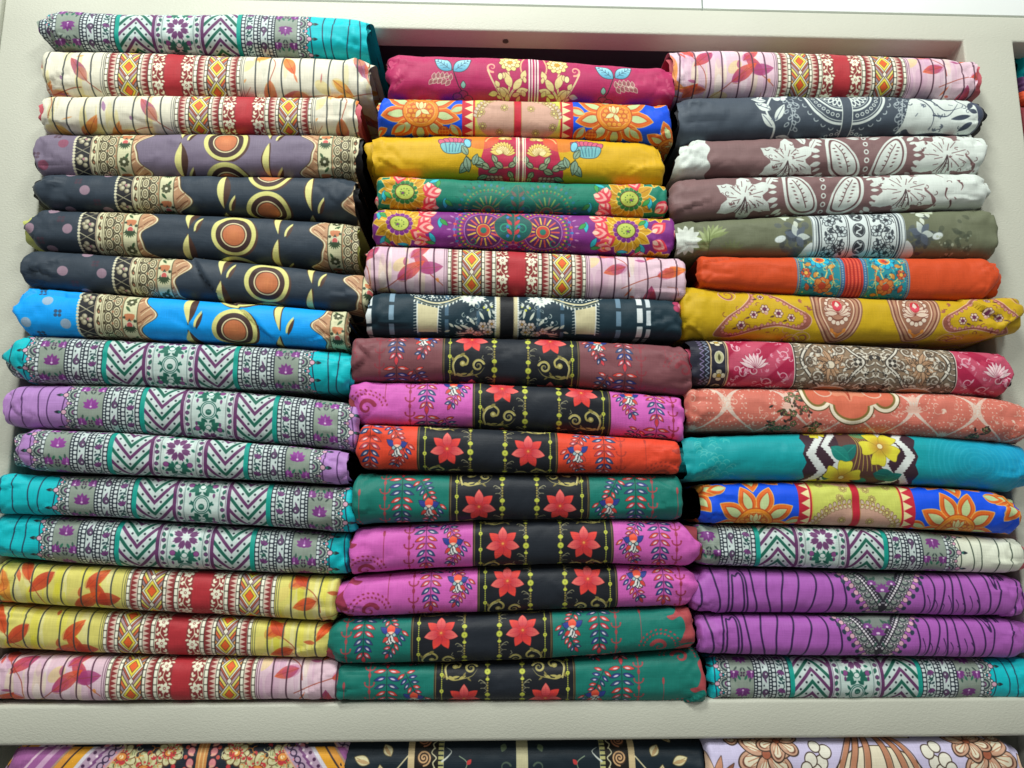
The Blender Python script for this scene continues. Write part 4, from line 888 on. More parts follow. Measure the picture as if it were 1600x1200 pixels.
def shawl_ornate():                                          # lower shelf: ornate cream flowers on black, orange and mauve edges
    c = Cv('1c2430', 110); CR = 'd2cfa0'
    c.bar(0, 8, 'c98a4c'); c.bar(2, 4, 'e0b878')
    for k in range(-3, 4): c.ell(17, k * 16, 5, 6, 'd88a8c', out='5a2030', ow=1); c.ell(24, k * 16 + 8, 3, 3, 'c8584c'); c.leaf(12, k * 16 + 6, 9, 2, -20, 'e0a890')
    for (x, y, s_) in ((84, -22, 1.), (64, 26, 1.), (110, 24, .9), (50, -46, .7), (120, -40, .8)):
        for k in range(9):
            a = k * 40; c.ell(x + 18 * s_ * math.cos(math.radians(a)), y + 15 * s_ * math.sin(math.radians(a)), 10 * s_, 7.5 * s_, CR, a, out='6a4a2c', ow=1.2); c.ell(x + 16 * s_ * math.cos(math.radians(a)), y + 13 * s_ * math.sin(math.radians(a)), 5 * s_, 3 * s_, 'b8b078', a)
        for k in range(12): c.ell(x + 13 * s_ * math.cos(k * .52), y + 11 * s_ * math.sin(k * .52), 1.6, None, 'c8343c')
        c.ell(x, y, 9 * s_, 7 * s_, 'd8883c', out='7a2a20', ow=1.2); c.ell(x, y, 4 * s_, 3.4 * s_, 'f0dca8')
    for k in range(-4, 5): c.ell(146, k * 13.75, 5, 5.5, 'd88a94', out='5a2030', ow=1); c.ell(153, k * 13.75 + 7, 2.4, None, 'e0b8a0')
    c.filigree(30, 140, -54, 54, 110, ('d2cfa0', 'c23a40', 'd8883c', '7a8a5c'), 5, 11, 1.1)
    def slant(x0, x1, col): c.full(120, 359, lambda X, Y: np.abs(X - .75 * Y - (x0 + x1) / 2) - (x1 - x0) / 2, col)
    slant(157, 160, 'd8a88c'); slant(160, 200, 'b79cb4')
    for k in range(-6, 7):
        y = k * 9.2
        x = 170 + .75 * y; c.ell(x, y, 5, 4, '3a2a48', 40, ring=1.8); c.line([(x + 8, y - 5), (x + 20, y + 6)], 3, '7a4a7c'); c.ell(x + 14, y - 4, 2, None, 'e8d8e0'); c.ell(x + 25, y, 2.6, None, '4a2a4c'); c.ell(x - 6, y, 1.6, None, 'd88a94')
    slant(200, 207, 'd8d4de'); slant(207, 222, 'e0a02a'); slant(222, 225, '3a2a2c'); slant(225, 236, 'd8963a'); slant(236, 240, 'a88a7c'); slant(240, 420, '9a5a94'); slant(252, 262, 'c8a0c0'); slant(275, 279, 'd8b8cc')
    return c

def vine_navy():                                             # lower shelf: dark navy with cream stripe and spirals
    c = Cv('10202a', 110); CR, BG = 'cfc49a', 'b8b48a'
    c.bar(0, 9, 'c2bd96'); 
    for k in (-1, 0, 1): c.spiral(26, k * 55 - 14, 9, .9, 3, '4a5a4c', 200); c.leaf(26, k * 55 + 6, 14, 5, 70, '5a6a50'); 
    c.bar(125, 128, '141414'); c.bar(128, 166, '16130f'); c.bar(164, 174, 'cdb98c'); 
    for k in range(-2, 3):
        y = k * 27.5
        c.ell(150, y, 10, 10.5, '3a281c'); c.spiral(150, y, 11, 2.2, 2.4, 'd0a878' if k % 2 else 'b87a58', 90, taper=False)
        c.line(cat([(134, y - 14), (138, y - 7), (131, y), (136, y + 7), (133, y + 14)], 5, False), 1.8, 'd2cfa8')
    c.pbox(124, 4, 2.4, 7, 'b9b878'); c.bar(119.5, 120.2, CR)
    for k in range(-1, 2):
        y = k * 36.7
        c.line(cat([(122, y + 14), (114, y + 8), (108, y), (116, y - 6)], 5, False), 3, 'cfd4c8', taper=True)
    c.line(cat([(98, 30), (92, 0), (84, -20), (96, -30)], 6, False), 1.4, '8a9a7c'); c.leaf(84, -18, 10, 3.4, -130, 'c23c3c'); c.leaf(94, -6, 9, 2.6, -160, '7a8a6c'); c.leaf(96, 12, 9, 2.6, -20, '7a8a6c'); c.leaf(78, 24, 12, 5, 60, 'c23c3c')
    c.line(cat([(174, -30), (196, -6), (214, 10), (222, 40)], 6, False), 2, CR)
    for (x, y, L, w, a) in ((212, 4, 22, 6, -80), (218, 14, 26, 7, 20), (200, -30, 20, 7, -60), (222, 40, 20, 6, 60), (190, -10, 14, 4, 100), (232, -20, 24, 7, -20)):
        c.leaf(x, y, L, w, a, 'd6cfa4', '6a5a34', 1, vein='8a6a3c'); c.leaf(x, y, L * .9, w * .4, a + 8, 'b89a6c')
    return c

def bloom_lilac():                                           # lower shelf: lilac with brown outlined blooms
    c = Cv('c6c0de', 110); K, BR, CR = '3a2a20', 'b57e60', 'ded6bc'
    c.ell(0, 20, 74, 60, CR, out=K, ow=1.6)
    for x, w in ((18, 9), (42, 9), (62, 7)): c.line(cat([(x * .5, -60), (x, 0), (x * 1.05, 55)], 8, False), w, BR); c.line(cat([(x * .5 + 5, -60), (x + 6, 0), (x * 1.05 + 6, 55)], 8, False), 1.4, K); c.line(cat([(x * .5 - 4, -60), (x - 5, 0), (x * 1.05 - 5, 55)], 8, False), 1.4, K)
    for (x, y, r) in ((88, -16, 9), (98, -4, 9), (104, -20, 9), (86, 4, 8), (112, -8, 8), (80, -32, 9), (94, -40, 8)): c.ell(x, y, r, r * 1.1, 'e2e0d0', out=K, ow=1.5)
    def bloom(x, y, s_):
        for k in range(6):
            a = k * 60 + 20; ar = math.radians(a)
            px, py = x + 24 * s_ * math.cos(ar), y + 22 * s_ * math.sin(ar)
            c.ell(px, py, 19 * s_, 13 * s_, 'c49a80', a, out=K, ow=1.6); c.ell(px + 2 * math.cos(ar), py + 2 * math.sin(ar), 13 * s_, 8.6 * s_, '6a4030', a); c.ell(px, py, 12 * s_, 8 * s_, CR, a); 
            for d in (-.25, 0, .25): c.line([(x, y), (x + 30 * s_ * math.cos(ar + d), y + 28 * s_ * math.sin(ar + d))], 1.2, 'a86a4c')
        c.ell(x, y, 6 * s_, None, 'a05a40', out=K, ow=1)
    bloom(172, -28, 1.05); bloom(150, 60, .8); bloom(216, 34, .8)
    for k in range(9): c.leaf(262, 30, 60, 8, -170 + k * 20, ('c08a6c', 'd8b89c', '8a5a44')[k % 3], K, .8)
    return c
# ---------------------------------------------------------------- helpers
C = scene.collection
PXM = 1345.0                                        # print units per metre of cloth
def ray(px, py, Y):
    """point where the sight line of photo pixel (px, py) meets the plane Y"""
    px, py = np.asarray(px, float), np.asarray(py, float)
    d = FW + ((px - 800) / FPX)[..., None] * RT - ((py - 600) / FPX)[..., None] * UP
    return CAM + d * ((Y - CAM[1]) / d[..., 1])[..., None]
def link(name, me, mat=None, parent=None):
    o = bpy.data.objects.new(name, me); C.objects.link(o)
    if mat is not None: me.materials.append(mat)
    if parent is not None: o.parent = parent
    return o
def empty(name, loc, label, cat_, group=None):
    o = bpy.data.objects.new(name, None); C.objects.link(o); o.location = loc; o.empty_display_size = .05
    o['label'] = label; o['category'] = cat_
    if group: o['group'] = group
    return o
def vnoise(u, v, seed):
    """smooth value noise, -1..1"""
    rs = np.random.RandomState(seed); T = rs.uniform(-1, 1, (64, 64))
    i, j = np.floor(u).astype(int), np.floor(v).astype(int); a, b = u - i, v - j
    a, b = a * a * (3 - 2 * a), b * b * (3 - 2 * b); g = lambda p, q: T[p % 64, q % 64]
    return (g(i, j) * (1 - a) + g(i + 1, j) * a) * (1 - b) + (g(i, j + 1) * (1 - a) + g(i + 1, j + 1) * a) * b
# ---------------------------------------------------------------- materials
def nodes_of(name):
    m = bpy.data.materials.new(name); m.use_nodes = True
    nt = m.node_tree; return m, nt, nt.nodes, nt.links, nt.nodes['Principled BSDF']
def painted(name, col, rough=.5, grain=True, scale=330, strength=.28):
    m, nt, N, L, b = nodes_of(name)
    b.inputs['Base Color'].default_value = (*col, 1); b.inputs['Roughness'].default_value = rough; b.inputs['Specular IOR Level'].default_value = .45
    tc = N.new('ShaderNodeTexCoord')
    n0 = N.new('ShaderNodeTexNoise'); n0.inputs['Scale'].default_value = 5; n0.inputs['Detail'].default_value = 4; L.new(tc.outputs['Object'], n0.inputs['Vector'])
    mx = N.new('ShaderNodeMixRGB'); mx.blend_type = 'MULTIPLY'; mx.inputs[1].default_value = (*col, 1); mx.inputs[0].default_value = 1
    rp = N.new('ShaderNodeMapRange'); rp.inputs[1].default_value = .3; rp.inputs[2].default_value = .7; rp.inputs[3].default_value = .93; rp.inputs[4].default_value = 1.03
    L.new(n0.outputs['Fac'], rp.inputs[0]); L.new(rp.outputs[0], mx.inputs[2]); L.new(mx.outputs[0], b.inputs['Base Color'])
    if grain:
        mp = N.new('ShaderNodeMapping'); mp.inputs['Scale'].default_value = (1, 1, 1.7); mp.inputs['Rotation'].default_value = (0, .35, 0); L.new(tc.outputs['Object'], mp.inputs['Vector'])
        n1 = N.new('ShaderNodeTexNoise'); n1.inputs['Scale'].default_value = scale; n1.inputs['Detail'].default_value = 2.5; n1.inputs['Distortion'].default_value = .6; L.new(mp.outputs[0], n1.inputs['Vector'])
        bp = N.new('ShaderNodeBump'); bp.inputs['Strength'].default_value = strength; bp.inputs['Distance'].default_value = .0016; L.new(n1.outputs['Fac'], bp.inputs['Height']); L.new(bp.outputs[0], b.inputs['Normal'])
    return m
def cloth_material(name, cv, rough=.55, sheen=.06):
    img = bpy.data.images.new(name, cv.w, cv.h, alpha=False)
    for ax in (0, 1): cv.a = .5 * cv.a + .25 * (np.roll(cv.a, 1, ax) + np.roll(cv.a, -1, ax))     # ink bleeds a little into the weave
    px = np.ones((cv.h, cv.w, 4), np.float32); px[..., :3] = np.clip(cv.a[::-1], 0, 1)
    img.pixels.foreach_set(px.ravel()); img.update(); img.pack()
    m, nt, N, L, b = nodes_of(name)
    uv = N.new('ShaderNodeUVMap'); uv.uv_map = 'print'
    t = N.new('ShaderNodeTexImage'); t.image = img; t.interpolation = 'Linear'; t.extension = 'REPEAT'; L.new(uv.outputs[0], t.inputs[0])
    # slubs in the weave (cloth-space metres)
    um = N.new('ShaderNodeUVMap'); um.uv_map = 'cloth'
    mp = N.new('ShaderNodeMapping'); mp.inputs['Scale'].default_value = (26, 900, 1); L.new(um.outputs[0], mp.inputs[0])
    n = N.new('ShaderNodeTexNoise'); n.inputs['Scale'].default_value = 1; n.inputs['Detail'].default_value = 3; L.new(mp.outputs[0], n.inputs['Vector'])
    mp2 = N.new('ShaderNodeMapping'); mp2.inputs['Scale'].default_value = (1100, 40, 1); L.new(um.outputs[0], mp2.inputs[0])
    n2 = N.new('ShaderNodeTexNoise'); n2.inputs['Scale'].default_value = 1; n2.inputs['Detail'].default_value = 2; L.new(mp2.outputs[0], n2.inputs['Vector'])
    ad = N.new('ShaderNodeMath'); ad.operation = 'ADD'; L.new(n.outputs['Fac'], ad.inputs[0]); L.new(n2.outputs['Fac'], ad.inputs[1])
    rp = N.new('ShaderNodeMapRange'); rp.inputs[1].default_value = .6; rp.inputs[2].default_value = 1.4; rp.inputs[3].default_value = .87; rp.inputs[4].default_value = 1.09; L.new(ad.outputs[0], rp.inputs[0])
    mx = N.new('ShaderNodeMixRGB'); mx.blend_type = 'MULTIPLY'; mx.inputs[0].default_value = 1; L.new(t.outputs[0], mx.inputs[1]); L.new(rp.outputs[0], mx.inputs[2])
    L.new(mx.outputs[0], b.inputs['Base Color'])
    n3 = N.new('ShaderNodeTexNoise'); n3.inputs['Scale'].default_value = 55; n3.inputs['Detail'].default_value = 4; n3.inputs['Distortion'].default_value = .8; L.new(um.outputs[0], n3.inputs['Vector'])
    b1 = N.new('ShaderNodeBump'); b1.inputs['Strength'].default_value = .13; b1.inputs['Distance'].default_value = .004; L.new(n3.outputs['Fac'], b1.inputs['Height'])
    b2 = N.new('ShaderNodeBump'); b2.inputs['Strength'].default_value = .25; b2.inputs['Distance'].default_value = .0006; L.new(ad.outputs[0], b2.inputs['Height']); L.new(b1.outputs[0], b2.inputs['Normal'])
    L.new(b2.outputs[0], b.inputs['Normal'])
    b.inputs['Roughness'].default_value = rough; b.inputs['Specular IOR Level'].default_value = .26
    b.inputs['Sheen Weight'].default_value = sheen; b.inputs['Sheen Roughness'].default_value = .5
    m['tile'] = [cv.HW * 2.0, float(cv.P)]
    return m
CREAM = painted('cream_laminate', (.55, .565, .475), .48)
WHITE = painted('white_paint', (.80, .85, .83), .4, False)
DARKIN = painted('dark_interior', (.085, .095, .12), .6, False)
GAP = painted('dark_gap', (.02, .022, .02), .8, False)
STEEL, *_r = nodes_of('screw_steel'); _r[-1].inputs['Metallic'].default_value = 1; _r[-1].inputs['Base Color'].default_value = (.22, .21, .2, 1); _r[-1].inputs['Roughness'].default_value = .45
# ---------------------------------------------------------------- the shelf unit and the wall above it
OW, OH, BT = 1.199, .84, .043          # opening width, opening height, board thickness
def solid(name, xs, zs, keep, y0, y1, mat, parent, bevel):
    """plate of rectangular cells (xs x zs) with openings; one mesh"""
    bm = bmesh.new(); V = {}
    def v(i, j, k):
        if (i, j, k) not in V: V[i, j, k] = bm.verts.new((xs[i], (y0, y1)[k], zs[j]))
        return V[i, j, k]
    K = lambda i, j: 0 <= i < len(xs) - 1 and 0 <= j < len(zs) - 1 and keep(i, j)
    for i in range(len(xs) - 1):
        for j in range(len(zs) - 1):
            if not K(i, j): continue
            bm.faces.new((v(i, j, 0), v(i + 1, j, 0), v(i + 1, j + 1, 0), v(i, j + 1, 0)))
            bm.faces.new((v(i, j, 1), v(i, j + 1, 1), v(i + 1, j + 1, 1), v(i + 1, j, 1)))
            for (di, dj, a, b) in ((-1, 0, (i, j), (i, j + 1)), (1, 0, (i + 1, j), (i + 1, j + 1)), (0, -1, (i, j), (i + 1, j)), (0, 1, (i, j + 1), (i + 1, j + 1))):
                if not K(i + di, j + dj): bm.faces.new((v(*a, 0), v(*b, 0), v(*b, 1), v(*a, 1)))
    bmesh.ops.recalc_face_normals(bm, faces=bm.faces)
    ed = [e for e in bm.edges if len(e.link_faces) == 2 and e.calc_face_angle(0) > .5]
    bmesh.ops.bevel(bm, geom=ed, offset=bevel, segments=3, profile=.5, affect='EDGES')
    me = bpy.data.meshes.new(name); bm.to_mesh(me); bm.free()
    for p in me.polygons: p.use_smooth = True
    try: me.set_sharp_from_angle(angle=math.radians(40))
    except Exception: pass
    return link(name, me, mat, parent)
def boxm(name, x0, x1, y0, y1, z0, z1, mat, parent, bevel=.002):
    return solid(name, (x0, x1), (z0, z1), lambda i, j: True, y0, y1, mat, parent, bevel)
shelf = empty('display_shelf', (0, 0, 0), 'cream grained laminate wall shelf with openings full of folded fabrics', 'shelf')
HT = .8775
solid('face_frame', (-.071, 0, OW, OW + .069, 2.3), (-.75, -BT, 0, OH, HT),
      lambda i, j: (i in (0, 2)) or j == 3, 0, .04, CREAM, shelf, .003)
boxm('side_panel', -.95, -.0745, -.004, .036, -.75, HT, CREAM, shelf, .006)
boxm('shelf_board', .0008, OW - .0008, -.001, .32, -BT, 0, CREAM, shelf, .0045)
boxm('shelf_board', OW + .0698, 2.29, -.001, .32, -BT, 0, CREAM, shelf, .0045)
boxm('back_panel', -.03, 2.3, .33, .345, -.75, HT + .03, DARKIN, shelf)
boxm('inner_side', -.020, -.003, .041, .329, -.75, HT + .03, CREAM, shelf)
boxm('inner_side', OW + .003, OW + .020, .041, .329, -.75, HT + .03, CREAM, shelf)
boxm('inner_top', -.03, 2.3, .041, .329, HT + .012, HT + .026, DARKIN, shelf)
boxm('lower_floor', -.03, 2.3, .0, .329, -.75, -.735, CREAM, shelf)
# screw in the underside of the header
p = ray(790, 59, .02); sb = bmesh.new()
sx = p[0] - .02 * 0
bmesh.ops.create_cone(sb, cap_ends=True, segments=20, radius1=.0042, radius2=.0036, depth=.0016)
for q in ((-1, 0), (1, 0), (0, -1), (0, 1)):
    r = bmesh.ops.create_cube(sb, size=1, matrix=Matrix.Translation((q[0] * .0014, q[1] * .0014, -.0010)) @ Matrix.Diagonal((.0022 if q[0] else .0008, .0022 if q[1] else .0008, .0005, 1)))
me = bpy.data.meshes.new('screw'); sb.to_mesh(me); sb.free()
so = link('screw', me, STEEL, shelf); so.location = (p[0], .0215, OH - .0006)
# wall above: a groove, then white boards
w = boxm('wall', -1.2, 2.6, .012, .05, HT + .0048, 1.9, WHITE, None, .002); w['kind'] = 'structure'
g = boxm('wall_gap', -1.2, 2.6, .02, .03, HT - .002, HT + .012, GAP, w, .0005)
p2 = ray(1096, 5, .01)
boxm('wall_board', p2[0] + .0012, 2.6, .006, .0118, HT + .006, 1.2, WHITE, w, .001)
boxm('wall_board', -1.2, p2[0] - .0006, .0062, .0118, HT + .006, 1.2, WHITE, w, .001)
# ---------------------------------------------------------------- folded fabrics
def curve(pts, x):
    pts = sorted(pts); xs = np.array([p[0] for p in pts], float); ys = np.array([p[1] for p in pts], float)
    if len(pts) == 2: return ys[0] + (ys[1] - ys[0]) * (x - xs[0]) / (xs[1] - xs[0])
    if len(pts) == 3:
        c = np.polyfit(xs, ys, 2); return np.polyval(c, x)
    y = np.interp(x, xs, ys)
    k = np.ones(9) / 9; return np.convolve(np.pad(y, 4, mode='edge'), k, 'valid')
def fold_mesh(name, px, top, bot, yf, seed, mat, cx, py, flip, le, re, amp=1.0, depth=.24, inset=0.0, creases=(), shift=(0, 0), NU=150, q=.76, bul=.48):
    """One folded layer: a sheet that runs from the back over the top, round the front fold and back underneath.
    px: photo columns of its front; top/bot: photo rows of its upper and lower limit there."""
    n = len(px); NA = 30
    ysh = yf + .012
    Pt, Pb = ray(px, top, ysh), ray(px, bot, ysh)
    X = (Pt[:, 0] + Pb[:, 0]) / 2; Zt, Zb = Pt[:, 2], Pb[:, 2] + .0006
    h = Zt - Zb; zc = (Zt + Zb) / 2
    h = h * (1 - inset)
    d0 = (px - px[0]) ; d1 = (px[-1] - px)
    th = np.linspace(math.pi / 2, -math.pi / 2, NA)
    cs, sn = np.abs(np.cos(th)) ** q, np.sign(np.sin(th)) * np.abs(np.sin(th)) ** (q)
    back = np.array([1.0, .45, .16, .05])
    ycol = np.concatenate([back * depth, np.zeros(NA), (back * depth)[::-1]])
    S = len(ycol); s_par = np.concatenate([np.full(4, 1.0), sn, np.full(4, -1.0)])       # +1 top .. -1 bottom
    # end shaping
    hf = np.ones(n); yb = np.zeros(n)
    for d, e in ((d0, le), (d1, re)):
        if e[0] in 'rp':
            R_ = e[2] if len(e) > 2 else 8.0
            f = np.sqrt(np.clip(1 - ((R_ - np.minimum(d, R_)) / R_) ** 2, 0, 1)); lo = .84 if e[0] == 'r' else .40
            hf *= lo + (1 - lo) * f; yb += (1 - f) * .012
        else:
            R_ = 16.0; f = np.clip(d / R_, 0, 1); hf *= .93 + .07 * f; yb += (1 - f) * .002
    H = h * hf; B = np.minimum(bul * h, .03) * (.6 + .4 * hf)
    co = np.empty((n, S, 3)); uvp = np.empty((n, S, 2)); uvm = np.empty((n, S, 2))
    rs = np.random.RandomState(seed)
    yfu = yf + yb + .0022 * vnoise(X * 7 + seed, X * 0 + 3, seed) * amp
    arcz = np.zeros((n, S))
    for i in range(n):
        z = zc[i] + H[i] / 2 * s_par
        y = np.empty(S); y[4:-4] = yfu[i] + B[i] * (1 - cs); y[:4] = yfu[i] + B[i] + back * depth; y[-4:] = (yfu[i] + B[i] + back * depth)[::-1]
        co[i, :, 0] = X[i]; co[i, :, 1] = y; co[i, :, 2] = z
        seg = np.hypot(np.diff(y), np.diff(z)); a = np.concatenate([[0], np.cumsum(seg)]); mid = np.interp(S / 2 - .5, np.arange(S), a)
        arcz[i] = a - mid                       # + below the front line
    # end outline: x offsets (px) at top, mid, bottom
    mpp = (X[-1] - X[0]) / (px[-1] - px[0])
    for d, e, sg in ((d0, le, 1), (d1, re, 1)):
        off = e[1]; offs = np.interp(-s_par, np.linspace(-1, 1, len(off)), off)
        wgt = np.clip(1 - d / 55.0, 0, 1) ** 2
        co[:, :, 0] += wgt[:, None] * offs[None] * mpp
    # ragged free edge
    for d, sg in ((d0, -1), (d1, 1)):
        wgt = np.clip(1 - d / 14.0, 0, 1)
        co[:, :, 0] += wgt[:, None] * sg * .0022 * vnoise(s_par[None] * 3.1 + 9 + 0 * d[:, None], 0 * d[:, None] + seed + s_par[None], seed + 7)
    # wrinkles (along the surface normal, front part only)
    ny = np.concatenate([np.zeros(4), -cs, np.zeros(4)]); nz = np.concatenate([np.full(4, .0), sn * .6, np.full(4, 0)])
    U = (X / .02)[:, None] + 0 * s_par[None]; Vv = (arcz / .02)
    endw = (np.exp(-d0 / 26.0) + np.exp(-d1 / 26.0))[:, None]
    wr = .0007 * vnoise(U * .55, Vv * 1.6, seed + 1) + .0005 * vnoise(U * 1.7 + Vv * .6, Vv * 1.1, seed + 2) + .0011 * vnoise(U * .22 + Vv * .35, Vv * .5 + 4, seed + 6)
    rg = 1 - np.abs(vnoise(U * .8 + Vv * .9, Vv * .45 - U * .25, seed + 3)); wr += -.0013 * np.clip(rg - .82, 0, 1) / .18 * (.35 + 1.6 * endw)
    wr += endw * (.0034 * vnoise(U * 1.1, Vv * .9, seed + 4) + .0022 * vnoise(U * 2.2, Vv * 2.4, seed + 5))
    PYm = (top + bot) / 2
    for (ax, ay, bx, by, dep, wd) in creases:
        sy = top[:, None] + (bot - top)[:, None] * (1 - s_par[None]) / 2; sx = px[:, None] + 0 * sy
        ex, ey = bx - ax, by - ay; L = math.hypot(ex, ey)
        t = ((sx - ax) * ex + (sy - ay) * ey) / L ** 2; dist = ((sx - ax) * -ey + (sy - ay) * ex) / L
        fall = np.clip(1 - np.abs(t - .5) * 2 + .35, 0, 1) ** .7 * (np.abs(t - .5) < .68)
        wr += dep * fall * np.where(dist < 0, np.exp(dist / (wd * 5)), -np.exp(-dist / wd) * .6)
    co[:, :, 1] += ny[None] * wr * amp; co[:, :, 2] += nz[None] * wr * amp
    # prints
    tw, tp = mat['tile']
    Xc = ray(np.array([cx]), np.array([np.interp(np.clip(cx, px[0], px[-1]), px, PYm)]), yf)[0, 0]
    scl = FPX / abs((np.array([.6, yf, float(zc.mean())]) - CAM) @ FW)
    voff = (py - np.interp(np.clip(cx, px[0], px[-1]), px, PYm)) / scl * PXM
    ud = (co[:, :, 0] - Xc) * PXM + shift[0]; vd = arcz * PXM - voff + shift[1]
    if flip: vd = -vd
    uvp[..., 0] = ud / tw + .5; uvp[..., 1] = .5 - vd / tp
    uvm[..., 0] = co[:, :, 0] + seed * .37; uvm[..., 1] = arcz + seed * .11
    nv = n * S; idx = np.arange(nv).reshape(n, S)
    F = np.stack([idx[:-1, :-1], idx[:-1, 1:], idx[1:, 1:], idx[1:, :-1]], -1).reshape(-1, 4)
    me = bpy.data.meshes.new(name); me.vertices.add(nv); me.vertices.foreach_set('co', co.reshape(-1).astype(np.float32))
    me.loops.add(F.size); me.loops.foreach_set('vertex_index', F.ravel().astype(np.int32))
    me.polygons.add(len(F)); me.polygons.foreach_set('loop_start', np.arange(0, F.size, 4, dtype=np.int32)); me.polygons.foreach_set('loop_total', np.full(len(F), 4, np.int32))
    me.polygons.foreach_set('use_smooth', np.ones(len(F), bool)); me.update(calc_edges=True)
    for nm, A in (('print', uvp), ('cloth', uvm)):
        l = me.uv_layers.new(name=nm); l.data.foreach_set('uv', A.reshape(-1, 2)[F.ravel()].ravel().astype(np.float32))
    me.validate(); return me
def fabric(label, mat, cx, py, xl, xr, top, bot, le=('r', (0, 0, 0)), re=('r', (0, 0, 0)), yf=None, flip=False, creases=(), inner=None, seed=[10], amp=1.0, group='folded fabrics stacked on the main shelf', name='folded_fabric', plies=3, q=.76, bul=.48):
    seed[0] += 13; sd = seed[0]; rs = np.random.RandomState(sd)
    def cols(a, b, n): 
        t = np.linspace(0, 1, n); t = t - .035 * np.sin(TAU * t); return a + (b - a) * t
    px = cols(xl, xr, 150); tp, bt = curve(top, px), curve(bot, px)
    if yf is None:
        zz = ray(800, (tp.mean() + bt.mean()) / 2, 0)[2]; yf = -.004 - .042 * min(1, max(0, zz) / .28)
    yf += rs.uniform(-.003, .003)
    # small creases running in from both ends, and a few soft ones along the fold
    cr = list(creases)
    for s_ in (0, 1):
        for k in range(rs.randint(2, 4)):
            x0 = (xl + rs.uniform(0, 14)) if s_ == 0 else (xr - rs.uniform(0, 14)); sg = 1 if s_ == 0 else -1
            y0 = np.interp(x0, px, tp) + (np.interp(x0, px, bt) - np.interp(x0, px, tp)) * rs.uniform(.1, .9)
            cr.append((x0, y0, x0 + sg * rs.uniform(22, 60), y0 + rs.uniform(-24, 24), rs.uniform(.001, .0026), rs.uniform(1.6, 3.2)))
    for k in range(rs.randint(1, 4)):
        x0 = rs.uniform(xl + 60, xr - 60); y0 = np.interp(x0, px, tp) + rs.uniform(2, 40)
        cr.append((x0, y0, x0 + rs.uniform(-70, 70), y0 + rs.uniform(6, 30), rs.uniform(.0005, .0013), rs.uniform(2, 4)))
    creases = cr
    base = ray((xl + xr) / 2, bt[75], yf + .1)
    root = empty(name, tuple(base), label, 'fabric', group)
    me = fold_mesh('outer_fold', px, tp, bt, yf, sd, mat, cx, py, flip, le, re, amp, creases=creases, q=q, bul=bul)
    me.transform(Matrix.Translation(-Vector(base)))
    link('outer_fold', me, mat, root)
    # the plies inside, which show at the open ends
    im = inner or mat
    for k in range(plies):
        ins = (.16, .38, .58, .76)[k]
        a = xl + (rs.uniform(2, 10) if le[0] == 'o' else rs.uniform(5, 12)) - (rs.uniform(6, 13) if le[0] == 'o' and k % 2 else 0)
        b = xr - (rs.uniform(2, 10) if re[0] == 'o' else rs.uniform(5, 12)) + (rs.uniform(6, 13) if re[0] == 'o' and k % 2 == 0 else 0)
        p2 = cols(a, b, 56); t2, b2 = curve(top, p2), curve(bot, p2)
        m2 = fold_mesh('inner_fold', p2, t2, b2, yf + .006 + .005 * k, sd + 30 + k, im, cx, py, flip, ('o', tuple(rs.uniform(-5, 5, 4))), ('o', tuple(rs.uniform(-5, 5, 4))), .5, depth=.2, inset=ins, shift=(35 * (k + 1), 20 * k))
        m2.transform(Matrix.Translation(-Vector(base)))
        link('inner_fold', m2, im, root)
    return root
# ---------------------------------------------------------------- cloth prints
M = {}
M['teal_chev'] = cloth_material('teal_chevron_print', chevron_band('02bcc6'))
M['lilac_chev'] = cloth_material('lilac_chevron_print', chevron_band('b184c4', '8a3c92', '4a2c5c'))
M['cream_chev'] = cloth_material('cream_chevron_print', chevron_band('e0e6d2', line='3a4a3c'))
M['cream_geo'] = cloth_material('cream_geometric_print', geometric_band('dfdcc8', ['efecd8', 'c6c8b4', 'ded07e', 'e6d8c0'], ['d8602e', 'b8484a', 'e0924a', '8c5a90', 'e6c050']))
M['yellow_geo'] = cloth_material('yellow_geometric_print', geometric_band('dad270', ['eee8c0', 'd6d02c', 'e6de34', 'eae4b4'], ['e25a20', 'd04420', 'ea9434', 'b83c24']))
M['pink_geo'] = cloth_material('pink_geometric_print', geometric_band('dcbecb', ['efe4e6', 'c498b8', 'e6dcae', 'c090b0'], ['e25a24', 'd0402e', 'ea9034', 'a03a70'], '4a2c3c'))
M['mauve_bull'] = cloth_material('mauve_bullseye_print', bullseye('766c80', '8a4a60'))
M['navy_bull'] = cloth_material('navy_bullseye_print', bullseye('2f3b47', 'a08494'))
M['blue_bull'] = cloth_material('blue_bullseye_print', bullseye('00a2fa', 'a8b4c4'))
M['maroon_lily'] = cloth_material('maroon_lily_print', lily_band('7c4a50', '8a3a44', '4a2430'))
M['pink_lily'] = cloth_material('magenta_lily_print', lily_band('d062b8', '9a3450', '5a1c50'))
M['orange_lily'] = cloth_material('orange_lily_print', lily_band('e0472c', 'b03a2c', '5a1c24'))
M['green_lily'] = cloth_material('green_lily_print', lily_band('12766a', 'a8484c', '123c34'))
M['gold_magenta'] = cloth_material('magenta_gold_print', gold_flower_magenta())
M['blue_sun'] = cloth_material('blue_sunflower_print', sunflower_blue())
M['thistle'] = cloth_material('mustard_thistle_print', thistle_mustard())
M['green_mandala'] = cloth_material('green_mandala_print', mandala('167c66', '1a5c50', '1a5c50', 'c9961e', '2c7a3c', .5, -2))
M['purple_mandala'] = cloth_material('purple_mandala_print', mandala('7e2c82', '5c2468', 'b884b4', 'd0a01e', '7a2a86'))
M['lace'] = cloth_material('teal_lace_print', lace_teal())
M['slate'] = cloth_material('slate_arch_print', arch_slate())
M['brown'] = cloth_material('brown_paisley_print', paisley_brown())
M['olive'] = cloth_material('olive_floral_print', olive_band())
M['orange'] = cloth_material('orange_border_print', orange_band())
